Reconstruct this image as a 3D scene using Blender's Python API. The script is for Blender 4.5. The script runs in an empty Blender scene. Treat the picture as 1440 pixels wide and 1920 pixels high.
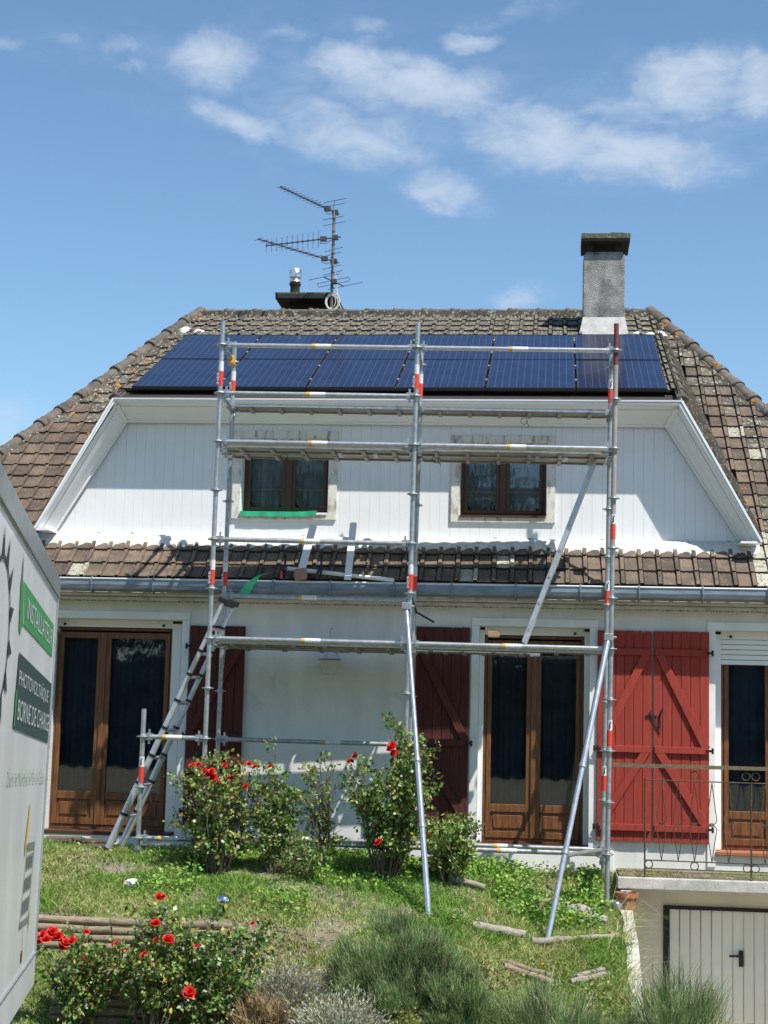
import bpy, bmesh, math, random
import numpy as np
from mathutils import Vector, Matrix

rnd = random.Random(7)
rng = np.random.default_rng(11)
sc = bpy.context.scene
col = sc.collection
PI = math.pi

# ------------------------------------------------------------------ camera
CAM = Vector((0.0, -17.7, 1.27))
FPX, PITCH, YAW, ROLL = 3050.0, .125, .105, .025
def cam_axes():
    cy, sy, cp, sp = math.cos(YAW), math.sin(YAW), math.cos(PITCH), math.sin(PITCH)
    f = Vector((-sy*cp, cy*cp, sp)); rt = Vector((cy, sy, 0)); up = rt.cross(f)
    cr, sr = math.cos(ROLL), math.sin(ROLL)
    return rt*cr + up*sr, up*cr - rt*sr, f
RT, UP, FW = cam_axes()
cd = bpy.data.cameras.new('camera'); cam = bpy.data.objects.new('camera', cd); col.objects.link(cam)
cam.matrix_world = Matrix(((RT.x, UP.x, -FW.x, CAM.x), (RT.y, UP.y, -FW.y, CAM.y), (RT.z, UP.z, -FW.z, CAM.z), (0, 0, 0, 1)))
cd.sensor_fit = 'VERTICAL'; cd.sensor_height = 36.0; cd.lens = FPX/1920*36.0
cd.clip_start = .05; cd.clip_end = 3000
sc.camera = cam
def px(p):                                   # where a world point falls in the photograph (only used to choose which tiles are single objects)
    d = Vector(p) - CAM; z = d.dot(FW)
    return 720 + FPX*d.dot(RT)/z, 960 - FPX*d.dot(UP)/z
def pxdir(u, v):                             # direction of a cloud in the sky
    return (RT*((u-720)/FPX) - UP*((v-960)/FPX) + FW)

# ------------------------------------------------------------------ light
SUN = Vector((1.12, -1.0, 2.42)).normalized()
sd = bpy.data.lights.new('sun', 'SUN'); sd.energy = 5.0; sd.angle = math.radians(.53); sd.color = (1.0, .955, .89)
so = bpy.data.objects.new('sun', sd); col.objects.link(so)
so.rotation_euler = SUN.to_track_quat('Z', 'Y').to_euler(); so.location = (6, -12, 20)
sc.view_settings.view_transform = 'Standard'; sc.view_settings.look = 'None'
sc.view_settings.exposure = 0.38; sc.view_settings.gamma = 1.0; sc.view_settings.use_curve_mapping = False

w = bpy.data.worlds.new('World'); sc.world = w; w.use_nodes = True
nt = w.node_tree; nt.nodes.clear()
def N(t, nt_, **kw):
    n = nt_.nodes.new(t)
    for k, v in kw.items(): setattr(n, k, v)
    return n
out = N('ShaderNodeOutputWorld', nt); bg = N('ShaderNodeBackground', nt); bg.inputs[1].default_value = .133
sky = N('ShaderNodeTexSky', nt, sky_type='NISHITA'); sky.sun_disc = False
sky.sun_elevation = math.asin(SUN.z); sky.sun_rotation = math.atan2(SUN.x, SUN.y)
sky.air_density = 1.0; sky.dust_density = .35; sky.ozone_density = 2.6; sky.altitude = 50
tc = N('ShaderNodeTexCoord', nt)
nz = N('ShaderNodeTexNoise', nt); nz.inputs['Scale'].default_value = 9; nz.inputs['Detail'].default_value = 7; nz.inputs['Roughness'].default_value = .62
nt.links.new(tc.outputs['Generated'], nz.inputs['Vector'])
wv = N('ShaderNodeVectorMath', nt, operation='SUBTRACT'); nt.links.new(nz.outputs['Color'], wv.inputs[0]); wv.inputs[1].default_value = (.5, .5, .5)
ws = N('ShaderNodeVectorMath', nt, operation='SCALE'); nt.links.new(wv.outputs[0], ws.inputs[0]); ws.inputs['Scale'].default_value = .06
wp = N('ShaderNodeVectorMath', nt, operation='ADD'); nt.links.new(tc.outputs['Generated'], wp.inputs[0]); nt.links.new(ws.outputs[0], wp.inputs[1])
CLOUDS = [(400,112,85,50,.8,0),(455,215,110,26,.75,.3),(690,133,110,30,.95,0),(790,175,180,48,.95,.1),(650,255,150,55,.75,.25),
          (1050,258,170,60,.95,.05),(1190,285,190,55,.95,.03),(1290,150,105,48,1.0,.1),(1425,165,75,45,.8,0),(1180,190,150,34,.55,.15),(870,92,48,17,.85,0),
          (815,350,100,38,.8,.15),(212,84,45,22,.5,.1),(228,128,35,16,.45,0),(15,88,35,18,.45,0),(972,550,60,24,.65,0),(705,80,45,16,.5,0),
          (680,190,420,120,.36,.1),(1180,230,330,120,.40,0),(330,100,330,60,.28,.05),(0,815,80,55,.5,0),(960,32,130,18,.4,-.35),(120,70,30,20,.35,0),(540,95,90,18,.4,.1),(1260,290,150,50,.8,.05)]
prev = None
for (u, v, rx, ry, st, rot) in CLOUDS:
    d = pxdir(u, v).normalized()
    ex = (RT - d*RT.dot(d)).normalized(); ey = d.cross(ex)
    ex, ey = ex*math.cos(rot) - ey*math.sin(rot)*-1, ey*math.cos(rot) - ex*math.sin(rot)
    dd = []
    sb = N('ShaderNodeVectorMath', nt, operation='SUBTRACT'); nt.links.new(wp.outputs[0], sb.inputs[0]); sb.inputs[1].default_value = d
    cx = N('ShaderNodeVectorMath', nt, operation='DOT_PRODUCT'); nt.links.new(sb.outputs[0], cx.inputs[0]); cx.inputs[1].default_value = ex*(FPX/rx)
    cyn = N('ShaderNodeVectorMath', nt, operation='DOT_PRODUCT'); nt.links.new(sb.outputs[0], cyn.inputs[0]); cyn.inputs[1].default_value = ey*(FPX/ry)
    cb = N('ShaderNodeCombineXYZ', nt); nt.links.new(cx.outputs['Value'], cb.inputs[0]); nt.links.new(cyn.outputs['Value'], cb.inputs[1])
    dz = N('ShaderNodeVectorMath', nt, operation='DOT_PRODUCT'); nt.links.new(sb.outputs[0], dz.inputs[0]); dz.inputs[1].default_value = d*6
    nt.links.new(dz.outputs['Value'], cb.inputs[2])
    ln = N('ShaderNodeVectorMath', nt, operation='LENGTH'); nt.links.new(cb.outputs[0], ln.inputs[0])
    mr = N('ShaderNodeMapRange', nt, interpolation_type='SMOOTHSTEP'); nt.links.new(ln.outputs['Value'], mr.inputs[0])
    mr.inputs[1].default_value = .0; mr.inputs[2].default_value = 1.75; mr.inputs[3].default_value = st; mr.inputs[4].default_value = 0
    if prev is None: prev = mr.outputs[0]
    else:
        mx = N('ShaderNodeMath', nt, operation='MAXIMUM'); nt.links.new(prev, mx.inputs[0]); nt.links.new(mr.outputs[0], mx.inputs[1]); prev = mx.outputs[0]
n2 = N('ShaderNodeTexNoise', nt); n2.inputs['Scale'].default_value = 34; n2.inputs['Detail'].default_value = 8; n2.inputs['Roughness'].default_value = .6; n2.inputs['Distortion'].default_value = .4
mp = N('ShaderNodeMapping', nt); mp.inputs['Scale'].default_value = (1, 1, 2.2); nt.links.new(tc.outputs['Generated'], mp.inputs[0]); nt.links.new(mp.outputs[0], n2.inputs['Vector'])
ma = N('ShaderNodeMath', nt, operation='MULTIPLY_ADD'); nt.links.new(n2.outputs['Fac'], ma.inputs[0]); ma.inputs[1].default_value = 1.25; ma.inputs[2].default_value = -.62
ms = N('ShaderNodeMath', nt, operation='ADD'); nt.links.new(prev, ms.inputs[0]); nt.links.new(ma.outputs[0], ms.inputs[1])
m2 = N('ShaderNodeMapRange', nt, interpolation_type='SMOOTHSTEP'); nt.links.new(ms.outputs[0], m2.inputs[0]); m2.inputs[1].default_value = .0; m2.inputs[2].default_value = 1.25; m2.inputs[3].default_value = 0; m2.inputs[4].default_value = 1
m3 = N('ShaderNodeMath', nt, operation='MULTIPLY', use_clamp=True); nt.links.new(prev, m3.inputs[0]); m3.inputs[1].default_value = 2.2
mm = N('ShaderNodeMath', nt, operation='MULTIPLY'); nt.links.new(m3.outputs[0], mm.inputs[0]); nt.links.new(m2.outputs[0], mm.inputs[1])
mg = N('ShaderNodeMath', nt, operation='MULTIPLY'); nt.links.new(mm.outputs[0], mg.inputs[0]); mg.inputs[1].default_value = .88
mx = N('ShaderNodeMixRGB', nt); nt.links.new(mg.outputs[0], mx.inputs[0]); tint = N('ShaderNodeMixRGB', nt, blend_type='MULTIPLY'); tint.inputs[0].default_value = 1; tint.inputs[2].default_value = (.80, .915, .925, 1); nt.links.new(sky.outputs[0], tint.inputs[1]); nt.links.new(tint.outputs[0], mx.inputs[1]); mx.inputs[2].default_value = (3.7, 4.25, 5.05, 1)
nt.links.new(mx.outputs[0], bg.inputs[0]); nt.links.new(bg.outputs[0], out.inputs[0])

# ------------------------------------------------------------------ materials
MATS = {}
def M(name, c, rough=.6, metal=0., c2=None, vs=6., vlo=.38, vhi=.62, bump=0., bs=60., objr=0., spec=.5, detail=4., stretch=None, attr=False, coat=0., c3=None, vs3=20., t3=(.6, .7), sss=0.):
    m = bpy.data.materials.new(name); m.use_nodes = True; t = m.node_tree; L = t.links.new
    b = t.nodes['Principled BSDF']
    b.inputs['Roughness'].default_value = rough; b.inputs['Metallic'].default_value = metal
    b.inputs['Specular IOR Level'].default_value = spec; b.inputs['Coat Weight'].default_value = coat
    geo = N('ShaderNodeNewGeometry', t); pos = geo.outputs['Position']
    if stretch:
        mpn = N('ShaderNodeMapping', t); mpn.inputs['Scale'].default_value = stretch; L(pos, mpn.inputs[0]); pos = mpn.outputs[0]
    csock = None
    rgb = N('ShaderNodeRGB', t); rgb.outputs[0].default_value = (*c, 1); csock = rgb.outputs[0]
    if attr:
        at = N('ShaderNodeAttribute', t); at.attribute_name = 'tint'; csock = at.outputs['Color']
    if c2:
        n = N('ShaderNodeTexNoise', t); n.inputs['Scale'].default_value = vs; n.inputs['Detail'].default_value = detail; n.inputs['Roughness'].default_value = .6; L(pos, n.inputs['Vector'])
        r = N('ShaderNodeMapRange', t); L(n.outputs['Fac'], r.inputs[0]); r.inputs[1].default_value = vlo; r.inputs[2].default_value = vhi
        x = N('ShaderNodeMixRGB', t); L(r.outputs[0], x.inputs[0]); L(csock, x.inputs[1]); x.inputs[2].default_value = (*c2, 1); csock = x.outputs[0]
    if objr:
        oi = N('ShaderNodeObjectInfo', t); r = N('ShaderNodeMapRange', t); L(oi.outputs['Random'], r.inputs[0]); r.inputs[3].default_value = 1-objr; r.inputs[4].default_value = 1+objr
        x = N('ShaderNodeVectorMath', t, operation='SCALE'); L(csock, x.inputs[0]); L(r.outputs[0], x.inputs['Scale']); csock = x.outputs[0]
    if c3:
        n = N('ShaderNodeTexNoise', t); n.inputs['Scale'].default_value = vs3; n.inputs['Detail'].default_value = 5; n.inputs['Roughness'].default_value = .65; L(geo.outputs['Position'], n.inputs['Vector'])
        r = N('ShaderNodeMapRange', t); L(n.outputs['Fac'], r.inputs[0]); r.inputs[1].default_value = t3[0]; r.inputs[2].default_value = t3[1]
        x = N('ShaderNodeMixRGB', t); L(r.outputs[0], x.inputs[0]); L(csock, x.inputs[1]); x.inputs[2].default_value = (*c3, 1); csock = x.outputs[0]
    L(csock, b.inputs['Base Color'])
    if bump:
        n = N('ShaderNodeTexNoise', t); n.inputs['Scale'].default_value = bs; n.inputs['Detail'].default_value = 3; L(pos, n.inputs['Vector'])
        bp = N('ShaderNodeBump', t); bp.inputs['Strength'].default_value = bump; bp.inputs['Distance'].default_value = .01; L(n.outputs['Fac'], bp.inputs['Height']); L(bp.outputs[0], b.inputs['Normal'])
    MATS[name] = m
    return m
def leafy(name, trans=.25, rough=.55):
    m = M(name, (.1, .2, .05), rough=rough, attr=True, spec=.35)
    t = m.node_tree; b = t.nodes['Principled BSDF']; o = t.nodes['Material Output']
    tr = N('ShaderNodeBsdfTranslucent', t); mxs = N('ShaderNodeMixShader', t); mxs.inputs[0].default_value = trans
    src = b.inputs['Base Color'].links[0].from_socket
    t.links.new(src, tr.inputs[0]); t.links.new(b.outputs[0], mxs.inputs[1]); t.links.new(tr.outputs[0], mxs.inputs[2]); t.links.new(mxs.outputs[0], o.inputs[0])
    return m
stucco = M('stucco', (.74, .74, .71), .9, c2=(.655, .66, .63), vs=2.2, bump=.5, bs=95, detail=7, stretch=(2.2, 1, .6), c3=(.50, .50, .46), vs3=2.6, t3=(.60, .80))
plaster = M('plaster', (.78, .78, .75), .85, c2=(.70, .70, .67), vs=3, bump=.12, bs=60)
garage_wall = M('garage_plaster', (.76, .69, .54), .9, c2=(.66, .60, .47), vs=2.5, bump=.15, bs=70)
cornice = M('cornice', (.50, .47, .40), .9, c2=(.30, .28, .24), vs=9, vlo=.5, vhi=.75, bump=.3, bs=50)
concrete = M('concrete', (.55, .53, .48), .95, c2=(.38, .37, .33), vs=5, bump=.5, bs=45, c3=(.16, .15, .13), vs3=16, t3=(.62, .72))
pvc = M('white_pvc', (.80, .82, .83), .38, c2=(.77, .79, .80), vs=3, spec=.5)
whitetrim = M('white_trim', (.80, .80, .78), .5)
oldpaint = M('weathered_trim', (.68, .67, .62), .85, c2=(.30, .25, .19), vs=14, vlo=.5, vhi=.66, bump=.4, bs=70, stretch=(1, 1, .35), detail=7)
wood = M('varnished_wood', (.205, .083, .030), .42, c2=(.105, .043, .017), vs=7, stretch=(6, 6, .7), detail=6, bump=.08, bs=90, spec=.45)
darkwood = M('dark_wood', (.085, .038, .019), .45, c2=(.07, .032, .016), vs=9, stretch=(5, 5, .8))
redpaint = M('red_shutter_paint', (.33, .052, .036), .75, spec=.2, c2=(.265, .040, .028), vs=5, stretch=(8, 8, .5), objr=.07, bump=.12, bs=45, detail=6, c3=(.40, .13, .10), vs3=48, t3=(.64, .74))
maroon = M('maroon_shutter', (.095, .028, .021), .75, spec=.2, c2=(.066, .021, .016), vs=5, stretch=(8, 8, .5), objr=.10, bump=.12, bs=45, detail=6)  # darker, browner tone than the shutter red, for the left and middle shutters
iron = M('black_iron', (.018, .017, .017), .55, metal=.4)
rust = M('rusty_iron', (.045, .035, .028), .75, c2=(.13, .075, .04), vs=30, metal=.3)
zinc = M('zinc', (.235, .285, .325), .42, metal=.35, c2=(.16, .20, .235), vs=5, stretch=(1, 1, 4), bump=.05, bs=20, detail=6)
zincw = M('zinc_edge', (.62, .63, .63), .5, metal=.2)
galv = M('galvanised_steel', (.44, .465, .475), .42, metal=.65, c2=(.31, .335, .345), vs=20, bump=.05, bs=120, detail=6, c3=(.60, .58, .54), vs3=45, t3=(.64, .70))
galvb = M('bright_steel', (.66, .67, .68), .30, metal=.8, c2=(.52, .53, .54), vs=16)
alu = M('aluminium', (.62, .64, .66), .36, metal=.55, c2=(.50, .52, .54), vs=12)
deckm = M('deck_steel', (.33, .32, .285), .55, metal=.3, c2=(.24, .23, .20), vs=10, stretch=(.6, 3, 3))
taupe = M('taupe_paint', (.27, .235, .215), .55, c2=(.33, .29, .265), vs=15)
rustred = M('rust_red_paint', (.16, .035, .028), .6, c2=(.10, .03, .025), vs=20)
stred = M('red_sticker', (.62, .045, .022), .5)
stwhite = M('white_sticker', (.72, .72, .71), .5, c2=(.5, .5, .5), vs=60)
styel = M('yellow_sticker', (.60, .33, .03), .55)
stblue = M('blue_sticker', (.02, .09, .35), .5)
black = M('black_plastic', (.012, .012, .013), .45)
tilem = M('roof_tile_clay', (.150, .106, .072), .85, c2=(.085, .066, .049), vs=7, objr=.32, bump=.3, bs=70, detail=6, c3=(.48, .45, .37), vs3=52, t3=(.635, .68))
tileold = M('roof_tile_lichen', (.135, .112, .080), .9, c2=(.062, .055, .043), vs=8, objr=.3, bump=.35, bs=70, detail=6, c3=(.46, .44, .34), vs3=24, t3=(.56, .64))
tilewhite = M('roof_tile_white_lichen', (.40, .38, .30), .95, c2=(.17, .145, .11), vs=22, objr=.15, bump=.35, bs=70, detail=7, vlo=.5, vhi=.62)
hipm = M('hip_tile_clay', (.125, .105, .085), .9, c2=(.075, .064, .052), vs=7, objr=.2, bump=.4, bs=50, detail=6, c3=(.30, .28, .21), vs3=30, t3=(.62, .68))
orange = M('orange_lichen', (.42, .17, .02), .95, c2=(.30, .13, .02), vs=40, bump=.5, bs=60)
grime = M('tile_edge_grime', (.022, .020, .017), .95)
underlay = M('roof_underlay', (.03, .024, .02), .9)
mortar = M('mortar', (.66, .655, .63), .95, c2=(.44, .43, .41), vs=26, vlo=.42, vhi=.7, bump=1.0, bs=55, detail=8)
chimm = M('chimney_render', (.37, .36, .335), .95, c2=(.15, .15, .14), vs=6, vlo=.38, vhi=.68, bump=1.6, bs=70, detail=8, c3=(.055, .055, .05), vs3=55, t3=(.57, .68))
moss = M('mossy_concrete', (.085, .085, .06), .95, c2=(.20, .20, .09), vs=30, vlo=.5, vhi=.65, bump=.8, bs=60, detail=6)
darkc = M('dark_concrete', (.022, .023, .022), .9)  # near-black tone for cap slabs, supports, rear chimney and cornice drips
rubber = M('rubber', (.015, .015, .015), .8)
terra = M('terracotta', (.36, .13, .065), .8, c2=(.30, .11, .06), vs=14)
logm = M('weathered_log', (.34, .265, .185), .9, c2=(.20, .15, .10), vs=10, stretch=(1.2, 8, 8), bump=.5, bs=50, detail=6, objr=.14, c3=(.12, .15, .05), vs3=9, t3=(.62, .75))
plankm = M('grey_plank', (.36, .33, .27), .9, c2=(.22, .19, .15), vs=10, stretch=(1.2, 8, 8), bump=.4, bs=50, objr=.1)
stone = M('stone', (.38, .35, .30), .9, c2=(.24, .22, .18), vs=12, bump=.6, bs=40)
whitestone = M('white_stone', (.72, .70, .66), .8, c2=(.5, .48, .43), vs=25, bump=.4, bs=50)
greenfilm = M('green_film', (.03, .42, .22), .3, c2=(.05, .50, .27), vs=9)
brickm = M('sanding_block', (.34, .14, .12), .85, c2=(.28, .20, .18), vs=14)
offcut = M('wood_offcut', (.40, .27, .15), .8, c2=(.33, .21, .11), vs=14)
redplastic = M('red_plastic', (.45, .05, .03), .45)
curtain = M('curtain', (.16, .185, .235), .9, c2=(.125, .145, .19), vs=4)
curtainb = M('dark_curtain', (.10, .115, .18), .9, c2=(.065, .078, .14), vs=4)
netm = M('net_curtain', (.52, .58, .64), .9, c2=(.40, .45, .51), vs=5)
room = M('room', (.05, .05, .055), .9)
truckw = M('truck_white', (.70, .705, .69), .34, c2=(.61, .61, .585), vs=2.2, stretch=(1, 1, .35), detail=8, coat=.12, spec=.5)
truckalu = M('truck_alu_trim', (.42, .45, .46), .35, metal=.7, c2=(.34, .36, .37), vs=8)
prgreen = M('print_green', (.045, .27, .075), .4)
prdark = M('print_dark_green', (.018, .05, .05), .4)
prblack = M('print_black', (.02, .024, .03), .4)
prgrey = M('print_grey', (.17, .19, .185), .45)
prwhite = M('print_white', (.54, .58, .56), .4)
pryel = M('print_yellow', (.58, .40, .06), .45)
prpale = M('print_pale_green', (.40, .47, .39), .45)
amber = M('amber_lens', (.62, .20, .04), .25)
redlens = M('red_lens', (.25, .02, .02), .25)
mudf = M('mudflap', (.30, .38, .40), .6)
soil = M('soil', (.24, .195, .14), .95, c2=(.14, .125, .075), vs=5, bump=.8, bs=35, detail=8, c3=(.12, .16, .045), vs3=2.2, t3=(.50, .64))
asphalt = M('asphalt', (.06, .06, .06), .9, c2=(.045, .045, .045), vs=30, bump=.3, bs=90)
farground = M('lawn', (.07, .11, .03), .95, c2=(.10, .12, .04), vs=1.2)
leafm = leafy('foliage', .28)
grassm = leafy('grass_blades', .3, .6)
petal = leafy('petals', .15, .5)
bark = M('bark', (.11, .085, .055), .9, c2=(.17, .14, .09), vs=18)
chrome = M('chrome_globe', (.72, .73, .74), .12, metal=1.0)
antm = M('antenna_metal', (.085, .08, .085), .5, metal=.5)
mastm = M('mast_metal', (.30, .26, .245), .5, metal=.5, c2=(.20, .16, .14), vs=14)
cowlm = M('cowl_metal', (.66, .67, .68), .35, metal=.7)
cable = M('white_cable', (.62, .60, .56), .6)
potw = M('white_pot', (.58, .60, .59), .45)
gdoor = M('garage_door_paint', (.78, .75, .63), .5, c2=(.73, .70, .58), vs=2)

def panel_mat():
    m = bpy.data.materials.new('solar_cells'); m.use_nodes = True; t = m.node_tree; L = t.links.new; b = t.nodes['Principled BSDF']
    tcn = N('ShaderNodeTexCoord', t); sp = N('ShaderNodeSeparateXYZ', t); L(tcn.outputs['Object'], sp.inputs[0])
    def lines(sock, pitch, half):
        mo = N('ShaderNodeMath', t, operation='PINGPONG'); L(sock, mo.inputs[0]); mo.inputs[1].default_value = pitch/2
        r = N('ShaderNodeMapRange', t); L(mo.outputs[0], r.inputs[0]); r.inputs[1].default_value = half*.5; r.inputs[2].default_value = half*1.3; r.inputs[3].default_value = 1; r.inputs[4].default_value = 0
        return r.outputs[0]
    a = lines(sp.outputs[0], .079, .0022)
    nse = N('ShaderNodeTexNoise', t); nse.inputs['Scale'].default_value = 3.0; L(tcn.outputs['Object'], nse.inputs['Vector'])
    rm = N('ShaderNodeValToRGB', t); L(nse.outputs['Fac'], rm.inputs[0]); rm.color_ramp.elements[0].color = (.007, .011, .036, 1); rm.color_ramp.elements[1].color = (.012, .018, .055, 1)
    rm.color_ramp.elements[0].position = .35; rm.color_ramp.elements[1].position = .65
    x = N('ShaderNodeMixRGB', t); L(a, x.inputs[0]); L(rm.outputs[0], x.inputs[1]); x.inputs[2].default_value = (.075, .092, .15, 1)
    g = lines(sp.outputs[1], .158, .0015)
    x2 = N('ShaderNodeMixRGB', t); gm = N('ShaderNodeMath', t, operation='MULTIPLY'); L(g, gm.inputs[0]); gm.inputs[1].default_value = .25
    L(gm.outputs[0], x2.inputs[0]); L(x.outputs[0], x2.inputs[1]); x2.inputs[2].default_value = (.06, .08, .16, 1)
    L(x2.outputs[0], b.inputs['Base Color']); b.inputs['Roughness'].default_value = .16; b.inputs['Specular IOR Level'].default_value = .32
    return m
cells = panel_mat()
panelframe = M('panel_frame', (.012, .012, .016), .45)

def glass_mat(name, tint, refl):
    m = bpy.data.materials.new(name); m.use_nodes = True; t = m.node_tree; L = t.links.new; t.nodes.remove(t.nodes['Principled BSDF']); o = t.nodes['Material Output']
    fr = N('ShaderNodeFresnel', t); fr.inputs[0].default_value = 1.52
    ad = N('ShaderNodeMath', t, operation='MULTIPLY_ADD'); L(fr.outputs[0], ad.inputs[0]); ad.inputs[1].default_value = refl; ad.inputs[2].default_value = .02; ad.use_clamp = True
    tr = N('ShaderNodeBsdfTransparent', t); tr.inputs[0].default_value = (*tint, 1)
    gl = N('ShaderNodeBsdfGlossy', t); gl.inputs['Roughness'].default_value = .015
    n = N('ShaderNodeTexNoise', t); n.inputs['Scale'].default_value = 1.6; bp = N('ShaderNodeBump', t); bp.inputs['Strength'].default_value = .02; bp.inputs['Distance'].default_value = .1
    L(n.outputs['Fac'], bp.inputs['Height']); L(bp.outputs[0], gl.inputs['Normal'])
    x = N('ShaderNodeMixShader', t); L(ad.outputs[0], x.inputs[0]); L(tr.outputs[0], x.inputs[1]); L(gl.outputs[0], x.inputs[2]); L(x.outputs[0], o.inputs[0])
    return m
glass = glass_mat('window_glass', (.80, .84, .84), 1.45)

# ------------------------------------------------------------------ mesh builder
def wloc(o):
    v = Vector((0, 0, 0))
    while o is not None:
        v = v + o.location; o = o.parent
    return v
class MB:
    def __init__(s): s.v = []; s.f = []; s.mi = []; s.cur = 0
    def add(s, vs, fs):
        o = len(s.v); s.v += [tuple(p) for p in vs]; s.f += [tuple(i+o for i in f) for f in fs]; s.mi += [s.cur]*len(fs); return s
    def hexa(s, p):
        return s.add(p, [(0, 3, 2, 1), (4, 5, 6, 7), (0, 1, 5, 4), (1, 2, 6, 5), (2, 3, 7, 6), (3, 0, 4, 7)])
    def box(s, x0, x1, y0, y1, z0, z1):
        return s.hexa([(x0, y0, z0), (x1, y0, z0), (x1, y1, z0), (x0, y1, z0), (x0, y0, z1), (x1, y0, z1), (x1, y1, z1), (x0, y1, z1)])
    def obox(s, c, ax, ay, az):          # centre and half axes
        c, ax, ay, az = map(Vector, (c, ax, ay, az))
        return s.hexa([c-ax-ay-az, c+ax-ay-az, c+ax+ay-az, c-ax+ay-az, c-ax-ay+az, c+ax-ay+az, c+ax+ay+az, c-ax+ay+az])
    def bar(s, p, q, wv, hv):            # beam p->q with half-size vectors
        p, q, wv, hv = map(Vector, (p, q, wv, hv))
        return s.hexa([p-wv-hv, p+wv-hv, q+wv-hv, q-wv-hv, p-wv+hv, p+wv+hv, q+wv+hv, q-wv+hv])
    def path(s, pts, r, n=8, caps=True):
        pts = [Vector(p) for p in pts]; rs = r if isinstance(r, (list, tuple)) else [r]*len(pts); rings = []; vs = []
        up0 = None
        for i, p in enumerate(pts):
            d = (pts[min(i+1, len(pts)-1)] - pts[max(i-1, 0)]).normalized()
            if up0 is None:
                up0 = Vector((0, 0, 1)) if abs(d.z) < .9 else Vector((1, 0, 0))
            a = d.cross(up0); a = a.normalized() if a.length > 1e-6 else d.orthogonal().normalized(); b = d.cross(a); up0 = -b
            for k in range(n):
                t = 2*PI*k/n; vs.append(p + a*(rs[i]*math.cos(t)) + b*(rs[i]*math.sin(t)))
        fs = []
        for i in range(len(pts)-1):
            for k in range(n):
                k2 = (k+1) % n; fs.append((i*n+k, i*n+k2, (i+1)*n+k2, (i+1)*n+k))
        if caps: fs += [tuple(range(n))[::-1], tuple(range((len(pts)-1)*n, len(pts)*n))]
        return s.add(vs, fs)
    def tube(s, p, q, r, n=10): return s.path([p, q], r, n)
    def ring(s, c, r, t, ax, ay, n=16, m=5):   # torus in the plane of ax, ay
        c, ax, ay = Vector(c), Vector(ax), Vector(ay); az = ax.cross(ay); vs = []; fs = []
        for i in range(n):
            a = 2*PI*i/n; d = ax*math.cos(a) + ay*math.sin(a)
            for k in range(m):
                b = 2*PI*k/m; vs.append(c + d*(r + t*math.cos(b)) + az*(t*math.sin(b)))
        for i in range(n):
            for k in range(m): fs.append((i*m+k, ((i+1) % n)*m+k, ((i+1) % n)*m+(k+1) % m, i*m+(k+1) % m))
        return s.add(vs, fs)
    def lathe(s, c, prof, n=20):         # profile of (r, z)
        c = Vector(c); vs = []; fs = []
        for r, z in prof:
            for k in range(n): vs.append(c + Vector((r*math.cos(2*PI*k/n), r*math.sin(2*PI*k/n), z)))
        for i in range(len(prof)-1):
            for k in range(n): fs.append((i*n+k, i*n+(k+1) % n, (i+1)*n+(k+1) % n, (i+1)*n+k))
        if prof[0][0] > 1e-4: fs.append(tuple(range(n))[::-1])
        if prof[-1][0] > 1e-4: fs.append(tuple(range((len(prof)-1)*n, len(prof)*n)))
        return s.add(vs, fs)
    def prism(s, poly, d):               # polygon of 3D points pushed along d
        poly = [Vector(p) for p in poly]; d = Vector(d); n = len(poly)
        return s.add(poly + [p+d for p in poly], [tuple(range(n)), tuple(range(2*n-1, n-1, -1))] + [(i, i+n, (i+1) % n+n, (i+1) % n) for i in range(n)])
    def mesh(s, name, mats, org=Vector((0, 0, 0)), smooth=False):
        me = bpy.data.meshes.new(name); o = org
        me.from_pydata([(x-o.x, y-o.y, z-o.z) for x, y, z in s.v], [], s.f)
        for m in (mats if isinstance(mats, (list, tuple)) else [mats]): me.materials.append(m)
        if any(s.mi): me.polygons.foreach_set('material_index', s.mi)
        bm = bmesh.new(); bm.from_mesh(me); bmesh.ops.recalc_face_normals(bm, faces=bm.faces); bm.to_mesh(me); bm.free()
        if smooth:
            me.polygons.foreach_set('use_smooth', [len(p.vertices) <= 4 for p in me.polygons])
        me.update()
        return me
    def build(s, name, mats, parent=None, smooth=False, bevel=0., org=None):
        o = bpy.data.objects.new(name, None)
        og = wloc(parent) if parent else Vector((0, 0, 0))
        if org is not None: og = Vector(org)
        me = s.mesh(name, mats, og, smooth)
        bpy.data.objects.remove(o); o = bpy.data.objects.new(name, me); col.objects.link(o)
        if parent: o.parent = parent; o.location = og - wloc(parent)
        else: o.location = og
        if bevel:
            md = o.modifiers.new('bevel', 'BEVEL'); md.width = bevel; md.segments = 2; md.limit_method = 'ANGLE'
        if smooth:
            for e in me.edges: pass
            try: me.set_sharp_from_angle(angle=math.radians(42))
            except Exception: pass
        return o
def tag(o, label, cat, group=None, kind=None):
    if label: o['label'] = label
    if cat: o['category'] = cat
    if group: o['group'] = group
    if kind: o['kind'] = kind
    return o
def thing(name, label, cat, loc=(0, 0, 0), group=None):
    o = bpy.data.objects.new(name, None); o.empty_display_size = .2; col.objects.link(o); o.location = loc
    return tag(o, label, cat, group)
def node(name, parent):                      # a part that only gathers its sub-parts would be empty: parts here are meshes, sub-parts hang below them
    o = bpy.data.objects.new(name, None); o.empty_display_size = .1; col.objects.link(o); o.parent = parent; return o
def inst(name, me, parent, loc, rot=(0, 0, 0), scl=(1, 1, 1)):
    o = bpy.data.objects.new(name, me); col.objects.link(o); o.parent = parent
    o.location = Vector(loc) - (wloc(parent) if parent else Vector((0, 0, 0))); o.rotation_euler = rot; o.scale = scl
    return o
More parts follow.
